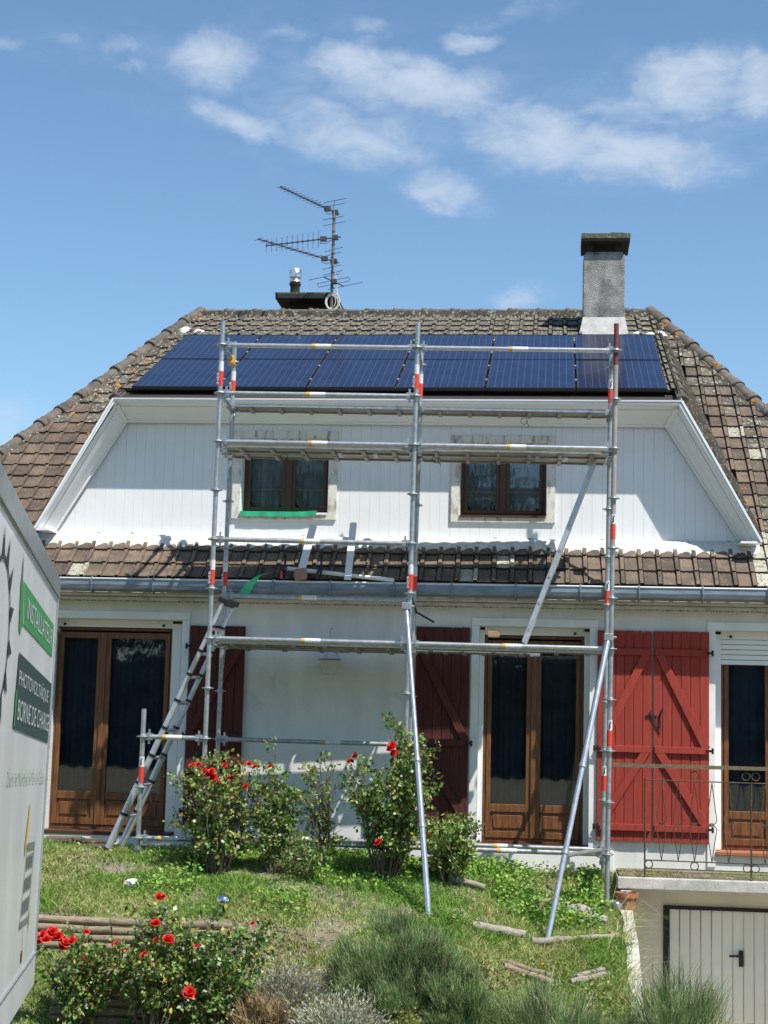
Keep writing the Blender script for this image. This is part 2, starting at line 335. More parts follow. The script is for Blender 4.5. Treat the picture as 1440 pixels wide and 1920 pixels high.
def npmesh(name, V, F, mat, tint=None, parent=None, k=3):
    me = bpy.data.meshes.new(name); og = wloc(parent) if parent else Vector((0, 0, 0))
    V = np.asarray(V, dtype=np.float32).reshape(-1, 3) - np.array(og, dtype=np.float32); F = np.asarray(F, dtype=np.int32)
    me.vertices.add(len(V)); me.vertices.foreach_set('co', V.ravel())
    nf = len(F); me.loops.add(nf*k); me.loops.foreach_set('vertex_index', F.ravel())
    me.polygons.add(nf); me.polygons.foreach_set('loop_start', np.arange(0, nf*k, k, dtype=np.int32))
    me.update(calc_edges=True); me.materials.append(mat)
    if tint is not None:
        a = me.color_attributes.new('tint', 'FLOAT_COLOR', 'POINT'); c = np.ones((len(V), 4), np.float32); c[:, :3] = tint; a.data.foreach_set('color', c.ravel())
    o = bpy.data.objects.new(name, me); col.objects.link(o)
    if parent: o.parent = parent
    return o
def text_part(name, s, mat, parent, origin, ax, ay, height, width=None, squash=None):
    cu = bpy.data.curves.new(name, 'FONT'); cu.body = s; cu.size = 1.0; cu.resolution_u = 3
    to = bpy.data.objects.new(name, cu); col.objects.link(to); bpy.context.view_layer.update()
    me = bpy.data.meshes.new_from_object(to.evaluated_get(bpy.context.evaluated_depsgraph_get())); bpy.data.objects.remove(to)
    xs = [v.co.x for v in me.vertices]; ys = [v.co.y for v in me.vertices]; x0, x1, y0, y1 = min(xs), max(xs), min(ys), max(ys)
    ax, ay, origin = Vector(ax), Vector(ay), Vector(origin); og = wloc(parent)
    kx = (width/(x1-x0)) if width else height/(y1-y0); ky = height/(y1-y0)
    for v in me.vertices: v.co = origin + ax*((v.co.x-x0)*kx) + ay*((v.co.y-y0)*ky) - og
    me.materials.clear(); me.materials.append(mat)
    o = bpy.data.objects.new(name, me); col.objects.link(o); o.parent = parent
    return o

# value noise for planting densities
_G = rng.random((64, 64))
def vnoise(x, y, s):
    x = np.asarray(x)*s + 100; y = np.asarray(y)*s + 100; xi = np.floor(x).astype(int); yi = np.floor(y).astype(int); fx = x-xi; fy = y-yi
    fx = fx*fx*(3-2*fx); fy = fy*fy*(3-2*fy); g = lambda a, b: _G[a % 64, b % 64]
    return (g(xi, yi)*(1-fx)+g(xi+1, yi)*fx)*(1-fy) + (g(xi, yi+1)*(1-fx)+g(xi+1, yi+1)*fx)*fy

# ------------------------------------------------------------------ ground
PL = ([-40, -18, -12, -9, -7, -5.2, -4.2, -3.12, -3.0, -1.5, -.3, 12], [-.45, -.42, -.85, -1.25, -1.6, -1.62, -1.28, -.87, -.56, -.18, -.19, -.19])
PMd = ([-40, -18, -12, -9, -7, -5.2, -4.0, -2.5, -1.5, -.3, 12], [-.45, -.42, -.85, -1.25, -1.7, -1.62, -1.17, -.54, -.25, -.23, -.23])
PR = ([-40, -18, -12, -9, -7, -5.2, -4.0, -2.5, -1.4, -1.0, -.4, 12], [-.45, -.42, -.85, -1.3, -1.8, -1.75, -1.32, -.78, -.56, -.50, -.32, -.32])
def hgt(x, y):
    x = np.asarray(x, float); y = np.asarray(y, float)
    l, m, r = np.interp(y, *PL), np.interp(y, *PMd), np.interp(y, *PR)
    a = np.clip((x+2.6)/1.4, 0, 1); a = a*a*(3-2*a); b = np.clip((x+1.2)/1.5, 0, 1); b = b*b*(3-2*b)
    z = (l*(1-a)+m*a)*(1-b) + r*b
    q = np.clip((x-.42)/.2, 0, 1)*np.clip((y+1.42)/.2, 0, 1)*np.clip((-.78-y)/.15, 0, 1); z = z*(1-q) + np.minimum(z, -.67)*q
    near = np.clip((y+7)/2, 0, 1)*np.clip((-.1-y)/.4, 0, 1)
    return z + near*((vnoise(x, y, 1.3)-.5)*.09 + (vnoise(x+7, y+3, 4.)-.5)*.045)
def H(x, y): return float(hgt(x, y))
def grid_ground():
    xs = np.concatenate([[-400, -150, -60, -30, -15, -10], np.arange(-8, .71, .1), [.8, 1.7, 3.2, 4.5, 6, 10, 20, 60, 150, 400]])
    ys = np.concatenate([[-400, -150, -80, -40, -30, -22, -18, -15, -12, -10, -9, -8, -7, -6.5, -6, -5.5], np.arange(-5, .31, .1), [5, 12, 30, 100, 400]])
    X, Y = np.meshgrid(xs, ys); Z = hgt(X, Y)
    V = np.stack([X, Y, Z], -1).reshape(-1, 3); nx = len(xs); F = []
    for j in range(len(ys)-1):
        for i in range(nx-1):
            cx, cy = (xs[i]+xs[i+1])/2, (ys[j]+ys[j+1])/2
            if .8 < cx < 4.5 and -7 < cy < .3 and not (cx < 1.7 and cy < -3.6): continue      # the pit of the garage drive
            F.append((j*nx+i, j*nx+i+1, (j+1)*nx+i+1, (j+1)*nx+i))
    o = npmesh('ground', V, F, soil, k=4); o['kind'] = 'structure'
    o.data.polygons.foreach_set('use_smooth', [True]*len(F))
grid_ground()
b = MB(); b.add([(.5, .3, -2.62), (4.7, .3, -2.62), (4.7, -3.5, -2.62), (.5, -3.5, -2.62), (4.7, -7.2, -1.75), (.5, -7.2, -1.75)], [(0, 1, 2, 3), (3, 2, 4, 5)])
b.build('driveway', M('driveway_concrete', (.50, .46, .38), .9, c2=(.40, .37, .31), vs=3, bump=.2, bs=40))['kind'] = 'structure'

# ------------------------------------------------------------------ house
house = thing('house', 'white rendered house with brown tiled hipped roof, white clad dormer and red shutters', 'house', (-1.5, 0, 0))
WF = -.20; KW = 17.5/17.7                     # front face of the ground floor wall
def wx(x): return x*KW
def wz(z): return 1.27 + (z-1.27)*KW
HX0, HX1, HD = -7.5, 3.9, 9.3
DOORS = [(-5.56, -4.075), (-.79, .40), (1.73, 2.93)]
OPEN = [(wx(a), wx(c)) for a, c in DOORS]
b = MB(); xs = [HX0] + [v for d in OPEN for v in d] + [HX1]
for i in range(0, len(xs), 2): b.box(xs[i], xs[i+1], WF, .3, -1.0 if xs[i] < .5 else -.4, 2.6)
for (x0, x1) in OPEN: b.box(x0, x1, WF+.003, .297, wz(2.27), 2.6); b.box(x0, x1, WF+.003, .297, -1.0 if x0 < .5 else -.4, -.065)
wall = b.build('wall', stucco, house)
b = MB(); b.box(HX0, HX0+.25, .302, HD, -1, 2.6); b.box(HX1-.25, HX1, .302, HD, -2.7, 2.6); b.box(HX0+.252, HX1-.252, HD-.25, HD, -1, 2.6)
b.build('wall', stucco, house)
b = MB(); b.box(HX0+.26, HX1-.26, .31, HD-.26, 2.45, 2.5); b.box(HX0+.26, HX1-.26, .31, HD-.26, -.16, -.06); b.box(HX0+.26, HX1-.26, 2.0, 2.1, -.06, 2.45)
for x in (-3.9, -1.1, .7, 1.5): b.box(x, x+.05, .31, 2.0, -.06, 2.45)
b.build('room_lining', room, house)
# surrounds
for (x0, x1) in OPEN:
    b = MB(); zt = wz(2.272); b.box(x0-.085, x0, WF-.018, WF+.02, -.2, zt); b.box(x1, x1+.085, WF-.018, WF+.02, -.2, zt); b.box(x0-.085, x1+.085, WF-.018, WF+.02, zt+.001, zt+.088)
    b.build('door_surround', plaster, house, bevel=.004)
# base plinth of white render, cornice under the gutter
b = MB(); b.box(HX0, .66, WF-.035, WF-.002, -.5, -.065); b.build('plinth', plaster, house, bevel=.004)
b = MB(); b.box(-5.9, HX1+.2, -.47, WF-.001, 2.50, 2.62); b.box(-5.9, HX1+.2, -.40, WF-.001, 2.455, 2.498); b.build('cornice', cornice, house, bevel=.01)
b = MB()
for i in range(270): 
    x = -5.5 + i*.0305 + rnd.uniform(-.01, .01)
    if rnd.random() < .72: b.box(x, x+rnd.uniform(.008, .018), -.407, -.399, 2.447-rnd.uniform(0, .006), 2.452)
b.build('cornice_drips', darkc, house)['kind'] = 'stuff'

def frame_rect(b, x0, x1, z0, z1, y0, y1, wl, wr=None, wt=None, wb=None):
    wr = wl if wr is None else wr; wt = wl if wt is None else wt; wb = wl if wb is None else wb
    b.box(x0, x0+wl, y0, y1, z0, z1); b.box(x1-wr, x1, y0, y1, z0, z1); b.box(x0+wl, x1-wr, y0, y1, z1-wt, z1); b.box(x0+wl, x1-wr, y0, y1, z0, z0+wb)
def wavy(x0, x1, z0, z1, y, amp, waves, mat, name, parent, round_bottom=0, n=60):
    V = []; F = []; ph = rnd.random()*6
    zs = [z0 + (z1-z0)*j/6 for j in range(7)]
    for j, z in enumerate(zs):
        for i in range(n+1):
            t = i/n; a = amp*(1 - .35*j/6)
            yy = y + a*math.sin(ph + t*waves*2*PI) + .35*a*math.sin(2.3*ph + t*waves*5.1*PI)
            zz = z + (round_bottom*max(0, abs(t-.5)*2-.55)**2*4 if j == 0 else 0)
            V.append((x0 + (x1-x0)*t, yy, zz))
    for j in range(6):
        for i in range(n): F.append((j*(n+1)+i, j*(n+1)+i+1, (j+1)*(n+1)+i+1, (j+1)*(n+1)+i))
    b = MB(); b.add(V, F); return b.build(name, mat, parent, smooth=True)
def french_door(x0, x1, mid, mat_note, boxed, shutter_drop=0):
    zt = 2.175; dy = -.06
    f = MB(); frame_rect(f, x0+.06, x1-.06, -.035, zt, .10+dy, .17+dy, .032, wb=.045)
    fo = f.build('french_door', wood, house, bevel=.005)
    if mat_note: fo['label'] = mat_note
    for (a, c, sl, sr) in ((x0+.094, mid-.002, .048, .075), (mid+.002, x1-.094, .075, .048)):
        lf = MB()
        lf.box(a, a+sl, .085+dy, .14+dy, .012, zt-.052); lf.box(c-sr, c, .085+dy, .14+dy, .012, zt-.052)
        lf.box(a+sl, c-sr, .087+dy, .138+dy, zt-.12, zt-.052); lf.box(a+sl, c-sr, .087+dy, .138+dy, .012, .085); lf.box(a+sl, c-sr, .087+dy, .138+dy, .285, .37)
        lf.build('door_leaf', wood, fo, bevel=.006)
        pb = MB(); pb.box(a+sl, c-sr, .105+dy, .13+dy, .085, .285); pb.box(a+sl+.035, c-sr-.035, .094+dy, .106+dy, .115, .255); pb.build('bottom_panel', wood, fo, bevel=.008)
        g = MB(); g.box(a+sl, c-sr, .110+dy, .114+dy, .37, zt-.12); g.build('pane', glass, fo)
    s = MB(); s.box(mid-.026, mid+.026, .066+dy, .084+dy, .012, zt-.053); s.build('cover_strip', wood, fo, bevel=.006)
    th = MB(); th.box(wx(x0)+.002, wx(x1)-.002, WF-.045, .10, -.075, -.036); th.build('threshold', darkwood if x0 < 1 else terra, fo, bevel=.006)
    for (ga, gc) in ((min(x0, wx(x0))+.001, x0+.058), (x1-.058, max(x1, wx(x1))-.001)): bx = MB(); bx.box(ga, gc, -.03, .098+dy, -.033, 2.23); bx.build('shutter_guide', whitetrim, fo, bevel=.004)
    bx = MB(); bx.box(x0+.059, x1-.059, -.025, .098+dy, 2.178, 2.262); bx.build('shutter_box', whitetrim, fo, bevel=.004)
    sc_ = MB()
    for xx in (x0+.16, x1-.16): sc_.tube((xx, -.026, 2.205), (xx, -.04, 2.205), .016, 10)
    sc_.build('stop_plug', black, fo)
    z = 2.177; 
    while shutter_drop and z > 2.177-shutter_drop:
        sl = MB(); sl.box(x0+.059, x1-.059, -.018, -.004, z-.052, z-.003); sl.build('shutter_slat', whitetrim, fo, bevel=.006); z -= .054
    return fo
d1 = french_door(-5.56, -4.12, -4.955, None, True)
d2 = french_door(-.79, .40, -.195, None, True)
d3 = french_door(1.73, 2.93, 2.33, 'honey coloured french door with its white roller shutter lowered a little', True, .24)
wavy(-5.5, -4.98, .0, 2.14, .16, .022, 5, curtainb, 'curtain', house); wavy(-4.92, -4.18, .0, 2.14, .16, .022, 6, curtainb, 'curtain', house)
wavy(-.72, -.28, .0, 2.14, .17, .022, 4, curtainb, 'curtain', house); wavy(-.14, .36, .0, 2.14, .17, .022, 4, curtainb, 'curtain', house)
wavy(1.8, 2.9, .0, 2.14, .16, .022, 7, curtainb, 'curtain', house)

def shutter(x0, x1, z0, z1, hinge, dirn, y=WF-.035, paint=None, note=None):
    paint = paint or redpaint
    """dirn +1: braces rise to the right, -1: to the left"""
    x0, x1, z0, z1 = wx(x0), wx(x1), wz(z0), wz(z1); n = 6; w_ = (x1-x0)/n
    b = MB(); b.box(x0, x0+w_-.004, y-.013, y+.013, z0, z1); 
    root = b.build('shutter', paint, house, bevel=.003)
    for i in range(1, n):
        b = MB(); b.box(x0+w_*i+.001, x0+w_*(i+1)-.004, y-.013+rnd.uniform(-.0015, .0015), y+.013, z0, z1+rnd.uniform(-.003, .003)); b.build('board', paint, root, bevel=.003)
    for zz in (z0+.145, z0+.955 if True else 0, z1-.225):
        b = MB(); b.box(x0+.012, x1-.012, y-.043, y-.0135, zz-.035, zz+.035); b.build('batten', paint, root, bevel=.004)
    for (za, zb) in ((z0+.18, z0+.92), (z0+.99, z1-.26)):
        xa, xb = (x0+.04, x1-.07) if dirn > 0 else (x1-.04, x0+.07)
        d = Vector((xb-xa, 0, zb-za)).normalized(); nrm = Vector((d.z, 0, -d.x))
        b = MB(); s_ = .042
        # mitred ends: the brace dies into the battens
        e = s_/abs(d.z)
        b.prism([(xa-e, y-.041, za), (xa+e, y-.041, za), (xb+e, y-.041, zb), (xb-e, y-.041, zb)], (0, .027, 0)); b.build('brace', paint, root, bevel=.003)
    for zz in (z0+.145, z0+.955, z1-.225):
        xh = x0 if hinge < 0 else x1
        b = MB(); b.box(xh-.035, xh+.035, y-.05, y-.035, zz-.012, zz+.012); b.tube((xh+.03*hinge, y-.04, zz-.03), (xh+.03*hinge, y-.04, zz+.03), .012, 8); b.build('hinge', iron, root)
    if note: root['label'] = note
    return root
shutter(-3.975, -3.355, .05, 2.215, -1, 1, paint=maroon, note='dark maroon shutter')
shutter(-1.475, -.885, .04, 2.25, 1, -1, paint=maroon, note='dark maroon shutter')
s3 = shutter(.485, 1.062, .025, 2.25, -1, 1); shutter(1.076, 1.665, .025, 2.25, 1, -1)
b = MB()
for k in range(4): b.tube((1.03+rnd.uniform(-.03, .10), WF-.06, 1.32+rnd.uniform(-.10, .10)), (1.04+rnd.uniform(-.02, .12), WF-.068, 1.32+rnd.uniform(-.14, .12)), .008, 6)
b.box(.985, 1.10, WF-.06, WF-.05, 1.33, 1.35); b.build('shutter_latch', iron, s3)
b = MB(); b.path([(-1.525, WF-.03, 1.27), (-1.525, WF-.075, 1.27), (-1.51, WF-.085, 1.31)], .014, 8); b.tube((-1.525, WF-.002, 1.27), (-1.525, WF-.03, 1.27), .02, 8); b.build('shutter_stay', iron, house)

# ---- gutter
b = MB(); prof = [(-.50, 2.665), (-.565, 2.68), (-.585, 2.668), (-.578, 2.652), (-.592, 2.60), (-.575, 2.555), (-.52, 2.53), (-.475, 2.535), (-.475, 2.62), (-.50, 2.60), (-.55, 2.60), (-.50, 2.655)]
GX0, GX1 = -5.95, 4.1
b = MB(); pr = [(-.478, 2.545), (-.53, 2.537), (-.578, 2.565), (-.592, 2.61), (-.586, 2.665), (-.578, 2.665), (-.583, 2.612), (-.57, 2.572), (-.53, 2.547), (-.478, 2.555)]
b.prism([(GX0, y, z) for y, z in pr], (GX1-GX0, 0, 0)); gut = b.build('gutter', zinc, house)
b = MB(); b.tube((GX0, -.588, 2.672), (GX1, -.588, 2.672), .011, 8); b.build('rim', zincw, gut)
for k in range(14):
    x = -4.95+.651*k+rnd.uniform(-.03, .03)
    b = MB(); b.path([(x, -.48, 2.53), (x, -.535, 2.524), (x, -.59, 2.56), (x, -.606, 2.61), (x, -.60, 2.672), (x, -.57, 2.69)], .011, 6); b.build('bracket', zinc, gut)

# ------------------------------------------------------------------ roof
TH = math.atan(.858); CT, ST = math.cos(TH), math.sin(TH)
def rz(y): return 2.68 + .858*(y+.5)
def hl(y): return -5.02 - .588*(4.38-y)
def hr(y): return 1.29 + .611*(4.38-y)
RY = 4.38; RZ = rz(RY)
def dz_(y): return 4.69 + .45*(y+.30)          # shallow dormer roof
b = MB(); dn = .05
b.add([(hl(-.5), -.5, rz(-.5)-dn), (hr(-.5), -.5, rz(-.5)-dn), (1.29, RY, RZ-dn), (-5.02, RY, RZ-dn), (hl(-.5), 9.26, rz(-.5)-dn), (hr(-.5), 9.26, rz(-.5)-dn)],
      [(3, 2, 5, 4), (0, 3, 4), (1, 5, 2)])
# front slope around the dormer opening
yA = .12
b.add([(hl(-.5), -.5, rz(-.5)-dn), (hr(-.5), -.5, rz(-.5)-dn), (hr(yA), yA, rz(yA)-dn), (hl(yA), yA, rz(yA)-dn)], [(0, 1, 2, 3)])
b.add([(hl(yA), yA, rz(yA)-dn), (-5.78, yA, rz(yA)-dn), (-5.74, .81, rz(.81)-dn), (-4.90, 4.3, rz(4.3)-dn), (-5.02, RY, RZ-dn)], [(0, 1, 2, 3, 4)])
b.add([(hr(yA), yA, rz(yA)-dn), (2.18, yA, rz(yA)-dn), (2.14, .81, rz(.81)-dn), (1.36, 4.3, rz(4.3)-dn), (1.29, RY, RZ-dn)], [(0, 1, 2, 3, 4)])
roof = b.build('roof', underlay, house)

def tile_mesh(name, mat, w_=.194, L_=.315):
    pr = [(0, 0), (0, .026), (.006, .033), (.130, .033), (.135, .022), (.144, .022), (.149, .052), (.186, .052), (.1915, .022), (.1915, 0)]
    k = w_/.194
    b = MB(); vs = []
    for y, dz in ((0, 0), (.018, .004), (L_, 0)):
        for x, h in pr: vs.append((x*k, y - (.012 if (y == 0 and .14 < x < .19) else 0), h+dz if h > 0 else h))
    n = len(pr); fs = []
    for j in range(2):
        for i in range(n-1): fs.append((j*n+i, j*n+i+1, (j+1)*n+i+1, (j+1)*n+i))
    fs.append((n-1, 0, 2*n, 3*n-1))
    b.add(vs, fs)
    b.cur = 1; b.add(vs[:n], [tuple(range(n))[::-1]])          # the grimy lower edge
    # two nibs of the interlock seen at the head of the next course
    b.box(.03*k, .05*k, L_-.075, L_-.05, .03, .044); b.box(.085*k, .105*k, L_-.075, L_-.05, .03, .044)
    b.cur = 1; b.box(.1352*k, .1445*k, .03, L_, .018, .0235); b.box(.1917*k, .1938*k, .02, L_, .0, .020)
    return b.mesh(name, [mat, grime])
tm_clay, tm_old, tm_white = tile_mesh('tile', tilem), tile_mesh('tile', tileold), tile_mesh('tile', tilewhite)
GA, TW = .253, .194
rest = {id(tilem): [], id(tileold): []}
stuff_clay, stuff_old = MB(), MB()
src = [([tuple(v.co) for v in me.vertices], [tuple(p.vertices) for p in me.polygons]) for me in (tm_clay,)]
src_mi = [p.material_index for p in tm_clay.polygons]
def tile_into(bm_, mat4):
    vs, fs = src[0]; bm_.add([mat4 @ Vector(v) for v in vs], fs); bm_.mi[-len(fs):] = src_mi
cand = []
for r in range(25):
    s = -.012 + GA*r
    y0 = -.5 + s*CT; z0 = 2.68 + s*ST; ym = y0 + .12*CT
    if ym > RY - .02: break
    for j in range(-46, 26):
        x0 = .367 + TW*j + (-.004*r)
        xm = x0 + TW/2
        if xm < hl(ym)+.03 or xm > hr(ym)-.03: continue
        if ym > .14:
            t = min(max((ym-.81)/3.5, 0), 1)
            if -5.80 + .9*t + .08 < xm < 2.20 - .84*t - .10: continue
        if y0 + .25*CT > .16 and -5.80 < xm < 2.2 and ym < .3: pass
        u, v = px((xm, ym, z0+.1))
        inview = -30 < u < 1460 and v < 1130
        cand.append((x0, y0, z0, xm, ym, u, v, inview))
vis = [c for c in cand if c[7]]
vis.sort(key=lambda c: c[4]); single = set(id(c) for c in vis[:300])
for c in cand:
    x0, y0, z0, xm, ym, u, v, inview = c
    rot = (TH-.075+rnd.uniform(-.012, .012), rnd.uniform(-.012, .012), rnd.uniform(-.012, .012))
    loc = Vector((x0, y0 + .0, z0 + .012 + rnd.uniform(-.002, .003)))
    old = (ym > 2.6 + rnd.uniform(-.6, .6)) or (xm > 2.2 and rnd.random() < .62) or (xm < -5.7 and ym > 1.9 and rnd.random() < .6)
    white = (xm > 2.11 and ym < .25) or (rnd.random() < (.10 if xm > 2.1 else .02))
    if id(c) in single:
        me = tm_white if white else (tm_old if old else tm_clay)
        o = bpy.data.objects.new('tile', me); col.objects.link(o); o.parent = roof; o.location = loc - wloc(roof); o.rotation_euler = rot
    else:
        m4 = Matrix.Translation(loc) @ Matrix.LocRotScale(None, __import__('mathutils').Euler(rot), None)
        tile_into(stuff_old if old else stuff_clay, m4)
# dormer roof: the courses above the solar panels, and the rest under them
TD = math.atan(.45); CD, SD = math.cos(TD), math.sin(TD)
DX0, DX1 = -4.90, 1.36
for r in range(14):
    s = .05 + .355*r; y0 = -.02 + s*CD; z0 = dz_(-.02) + s*SD
    if y0 > 4.2: break
    j = 0; x = DX0
    while x < DX1 - .1:
        m4 = Matrix.Translation((x, y0, z0 + .02)) @ Matrix.LocRotScale(None, __import__('mathutils').Euler((TD-.05+rnd.uniform(-.02, .02), rnd.uniform(-.02, .02), rnd.uniform(-.015, .015))), Vector((1, 1.25, 1.15)))
        if not (.32 < x+.1 < .90 and y0 > 2.75): tile_into(stuff_old, m4)
        x += TW
stuff_clay.build('roof_tiles', [tilem, grime], roof)['kind'] = 'stuff'
stuff_old.build('roof_tiles', [tileold, grime], roof)['kind'] = 'stuff'
# dormer roof deck and its two steep tiled cheeks
b = MB(); b.add([(DX0, -.27, dz_(-.27)), (DX1, -.27, dz_(-.27)), (DX1, 4.32, dz_(4.32)), (DX0, 4.32, dz_(4.32))], [(0, 1, 2, 3)])
for sx, xt, xb in ((-1, DX0, -5.74), (1, DX1, 2.15)):
    b.add([(xt, -.26, 4.62), (xt, 4.32, dz_(4.32)), (xb, .9, 3.80), (xb, -.26, 3.20)], [(0, 1, 2, 3)])
b.build('dormer_roof_deck', underlay, roof)
cheek = MB()
for sx, xt, xb in ((1, DX1, 2.15), (-1, DX0, -5.74)):
    up_ = Vector((xt-xb, 0, 4.66-3.22)); Lc = up_.length; up_.normalize(); al = Vector((0, 1, .45)).normalized(); nn = al.cross(up_)*1.0
    if nn.x*sx < 0: nn = -nn
    for r in range(7):
        for q in range(25):
            p = Vector((xb, -.24, 3.20)) + up_*(r*.25) + al*(q*TW)
            if p.z - .02 < rz(p.y) + .02 and p.y > .2: continue
            if p.y > 4.2: continue
            m4 = Matrix(((al.x, up_.x, nn.x, p.x+nn.x*.01), (al.y, up_.y, nn.y, p.y+nn.y*.01), (al.z, up_.z, nn.z, p.z+nn.z*.01), (0, 0, 0, 1)))
            vs, fs = src[0]; cheek.add([m4 @ Vector((v[0], v[1]*.95, v[2]*1.1)) for v in vs], fs); cheek.mi[-len(fs):] = src_mi
cheek.build('cheek_tiles', [tileold, grime], roof)['kind'] = 'stuff'

def round_tile(L_, r, n=9):
    b = MB(); vs = []; fs = []
    secs = [(0, r*1.2), (.05, r*1.22), (.065, r*1.03), (.10, r*1.0), (.112, r*1.12), (.135, r*1.12), (.15, r*.98), (L_, r*.92)]
    for y, rr in secs:
        for k in range(n): a = PI*k/(n-1); vs.append((rr*math.cos(a), y, rr*math.sin(a)*.85))
    for i in range(len(secs)-1):
        for k in range(n-1): fs.append((i*n+k, i*n+k+1, (i+1)*n+k+1, (i+1)*n+k))
    fs.append(tuple(range(n)))
    b.add(vs, fs); return b.mesh('hip_tile', hipm, smooth=True)
hipmesh = round_tile(.44, .088); ridgemesh = round_tile(.46, .075)
def tile_run(name, me, p, q, n, lift=0., reverse=False):
    p, q = Vector(p), Vector(q); d = (q-p)/n; dn_ = d.normalized(); side = dn_.cross(Vector((0, 0, 1))).normalized(); upv = side.cross(dn_)
    for i in range(n):
        o = bpy.data.objects.new(name, me); col.objects.link(o); o.parent = roof
        pp = p + d*i + upv*(lift + rnd.uniform(-.004, .004)) - wloc(roof)
        o.matrix_local = Matrix(((side.x, dn_.x, upv.x, pp.x), (side.y, dn_.y, upv.y, pp.y), (side.z, dn_.z, upv.z, pp.z), (0, 0, 0, 1))) @ Matrix.Rotation(rnd.uniform(-.02, .02), 4, 'Z')
tile_run('hip_tile', hipmesh, (hl(-.5), -.5, rz(-.5)), (-5.02, RY, RZ), 18, .01)
tile_run('hip_tile', hipmesh, (hr(-.5), -.5, rz(-.5)), (1.29, RY, RZ), 18, .01)
tile_run('ridge_tile', ridgemesh, (-5.05, RY, RZ+.0), (1.32, RY, RZ+.0), 16, -.015)
capmesh = round_tile(.46, .062)
tile_run('hip_tile', capmesh, (1.36, -.22, 4.715), (1.31, 4.0, dz_(4.0)-.02), 11, .0)
tile_run('hip_tile', capmesh, (-4.90, -.22, 4.715), (-4.86, 4.0, dz_(4.0)-.02), 11, .0)
# mortar bedding below the hips, lichen
for (pts, r0) in (([(hl(y)+.09, y, rz(y)+.005) for y in np.linspace(-.4, 4.2, 40)], .05), ([(hr(y)-.09, y, rz(y)+.005) for y in np.linspace(-.4, 4.2, 40)], .05)):
    b = MB(); b.path([Vector(p)+Vector((rnd.uniform(-.02, .02), 0, rnd.uniform(-.015, .01))) for p in pts], [r0*rnd.uniform(.7, 1.2) for _ in pts], 6); b.build('hip_mortar', tileold, roof)
b = MB(); b.box(-5.0, 1.28, RY-.11, RY-.04, RZ-.10, RZ-.0); b.build('ridge_mortar', tileold, roof)
def blob(c, r, h, nrm, n=9, rings=3):
    nrm = Vector(nrm).normalized(); a = nrm.orthogonal().normalized(); bb = nrm.cross(a); c = Vector(c); vs = [c+nrm*h]; fs = []
    for i in range(1, rings+1):
        for k in range(n):
            t = 2*PI*k/n; rr = r*i/rings*rnd.uniform(.75, 1.2); vs.append(c + a*(rr*math.cos(t)) + bb*(rr*math.sin(t)) + nrm*(h*(1-(i/rings)**2)))
    for k in range(n): fs.append((0, 1+k, 1+(k+1) % n))
    for i in range(rings-1):
        for k in range(n): fs.append((1+i*n+k, 1+(i+1)*n+k, 1+(i+1)*n+(k+1) % n, 1+i*n+(k+1) % n))
    return vs, fs
nr = Vector((0, -ST, CT))
lich = MB()
for (x, y, r) in ((-5.02, 4.15, .10), (-4.95, 3.95, .09), (-5.45, 3.2, .09), (-5.58, 3.0, .10), (-5.68, 2.72, .09), (-5.95, 2.45, .06), (-6.10, 2.15, .07), (-5.95, 1.92, .07), (-5.8, 1.75, .06), (-5.62, 3.45, .06),
                  (2.04, 2.62, .035), (2.05, 2.15, .03), (2.12, .95, .05), (2.14, .75, .06), (2.25, .45, .06), (2.28, .3, .05), (1.78, 3.3, .03)):
    for k in range(3):
        xx, yy = x+rnd.uniform(-.06, .06), y+rnd.uniform(-.05, .05); lich.add(*blob((xx, yy, rz(yy)+.048), r*rnd.uniform(.25, .55), .010, nr))
for t, off in ((.60, 0), (.74, .05), (.88, .02), (.925, -.05)):
    y = -.5 + t*4.88; 
    for k in range(4): lich.add(*blob((hr(y)-.04+off*.4+rnd.uniform(-.04, .04), y-.06, rz(y)+.068+rnd.uniform(-.05, .02)), rnd.uniform(.012, .034), .010, (.2, -.8, .5)))
lich.build('lichen', orange, roof)['kind'] = 'stuff'
# white mortar flashing along the foot of the dormer wall
b = MB(); vs = []; fs = []; n = 330
for i in range(n+1):
    x = -5.80 + 8.0*i/n; wv_ = .5+.5*math.sin((x-.30)/TW*2*PI); e = rnd.uniform(-.012, .012)
    yf = -.075 - .02*wv_ + e; zf = rz(yf) + .030 + .028*wv_
    vs += [(x, yf-.012, zf-.03), (x, yf, zf), (x, .01, rz(.01)+.095+.008*wv_+rnd.uniform(-.006, .006)), (x, .095, rz(.09)+.055)]
for i in range(n):
    for k in range(3): fs.append((i*4+k, i*4+k+1, (i+1)*4+k+1, (i+1)*4+k))
b.add(vs, fs); b.build('mortar_flashing', mortar, roof, smooth=True)
# white bedding at the top corners of the dormer roof
for x, y in ((-4.97, 3.35), (-4.75, 3.2), (1.05, 3.05), (1.33, 3.1), (1.2, 3.0)):
    b = MB(); b.add(*blob((x, y, dz_(y)+.03), .095, .05, (0, -.5, .8), 10)); b.build('mortar_patch', mortar, roof, smooth=True)
b = MB()
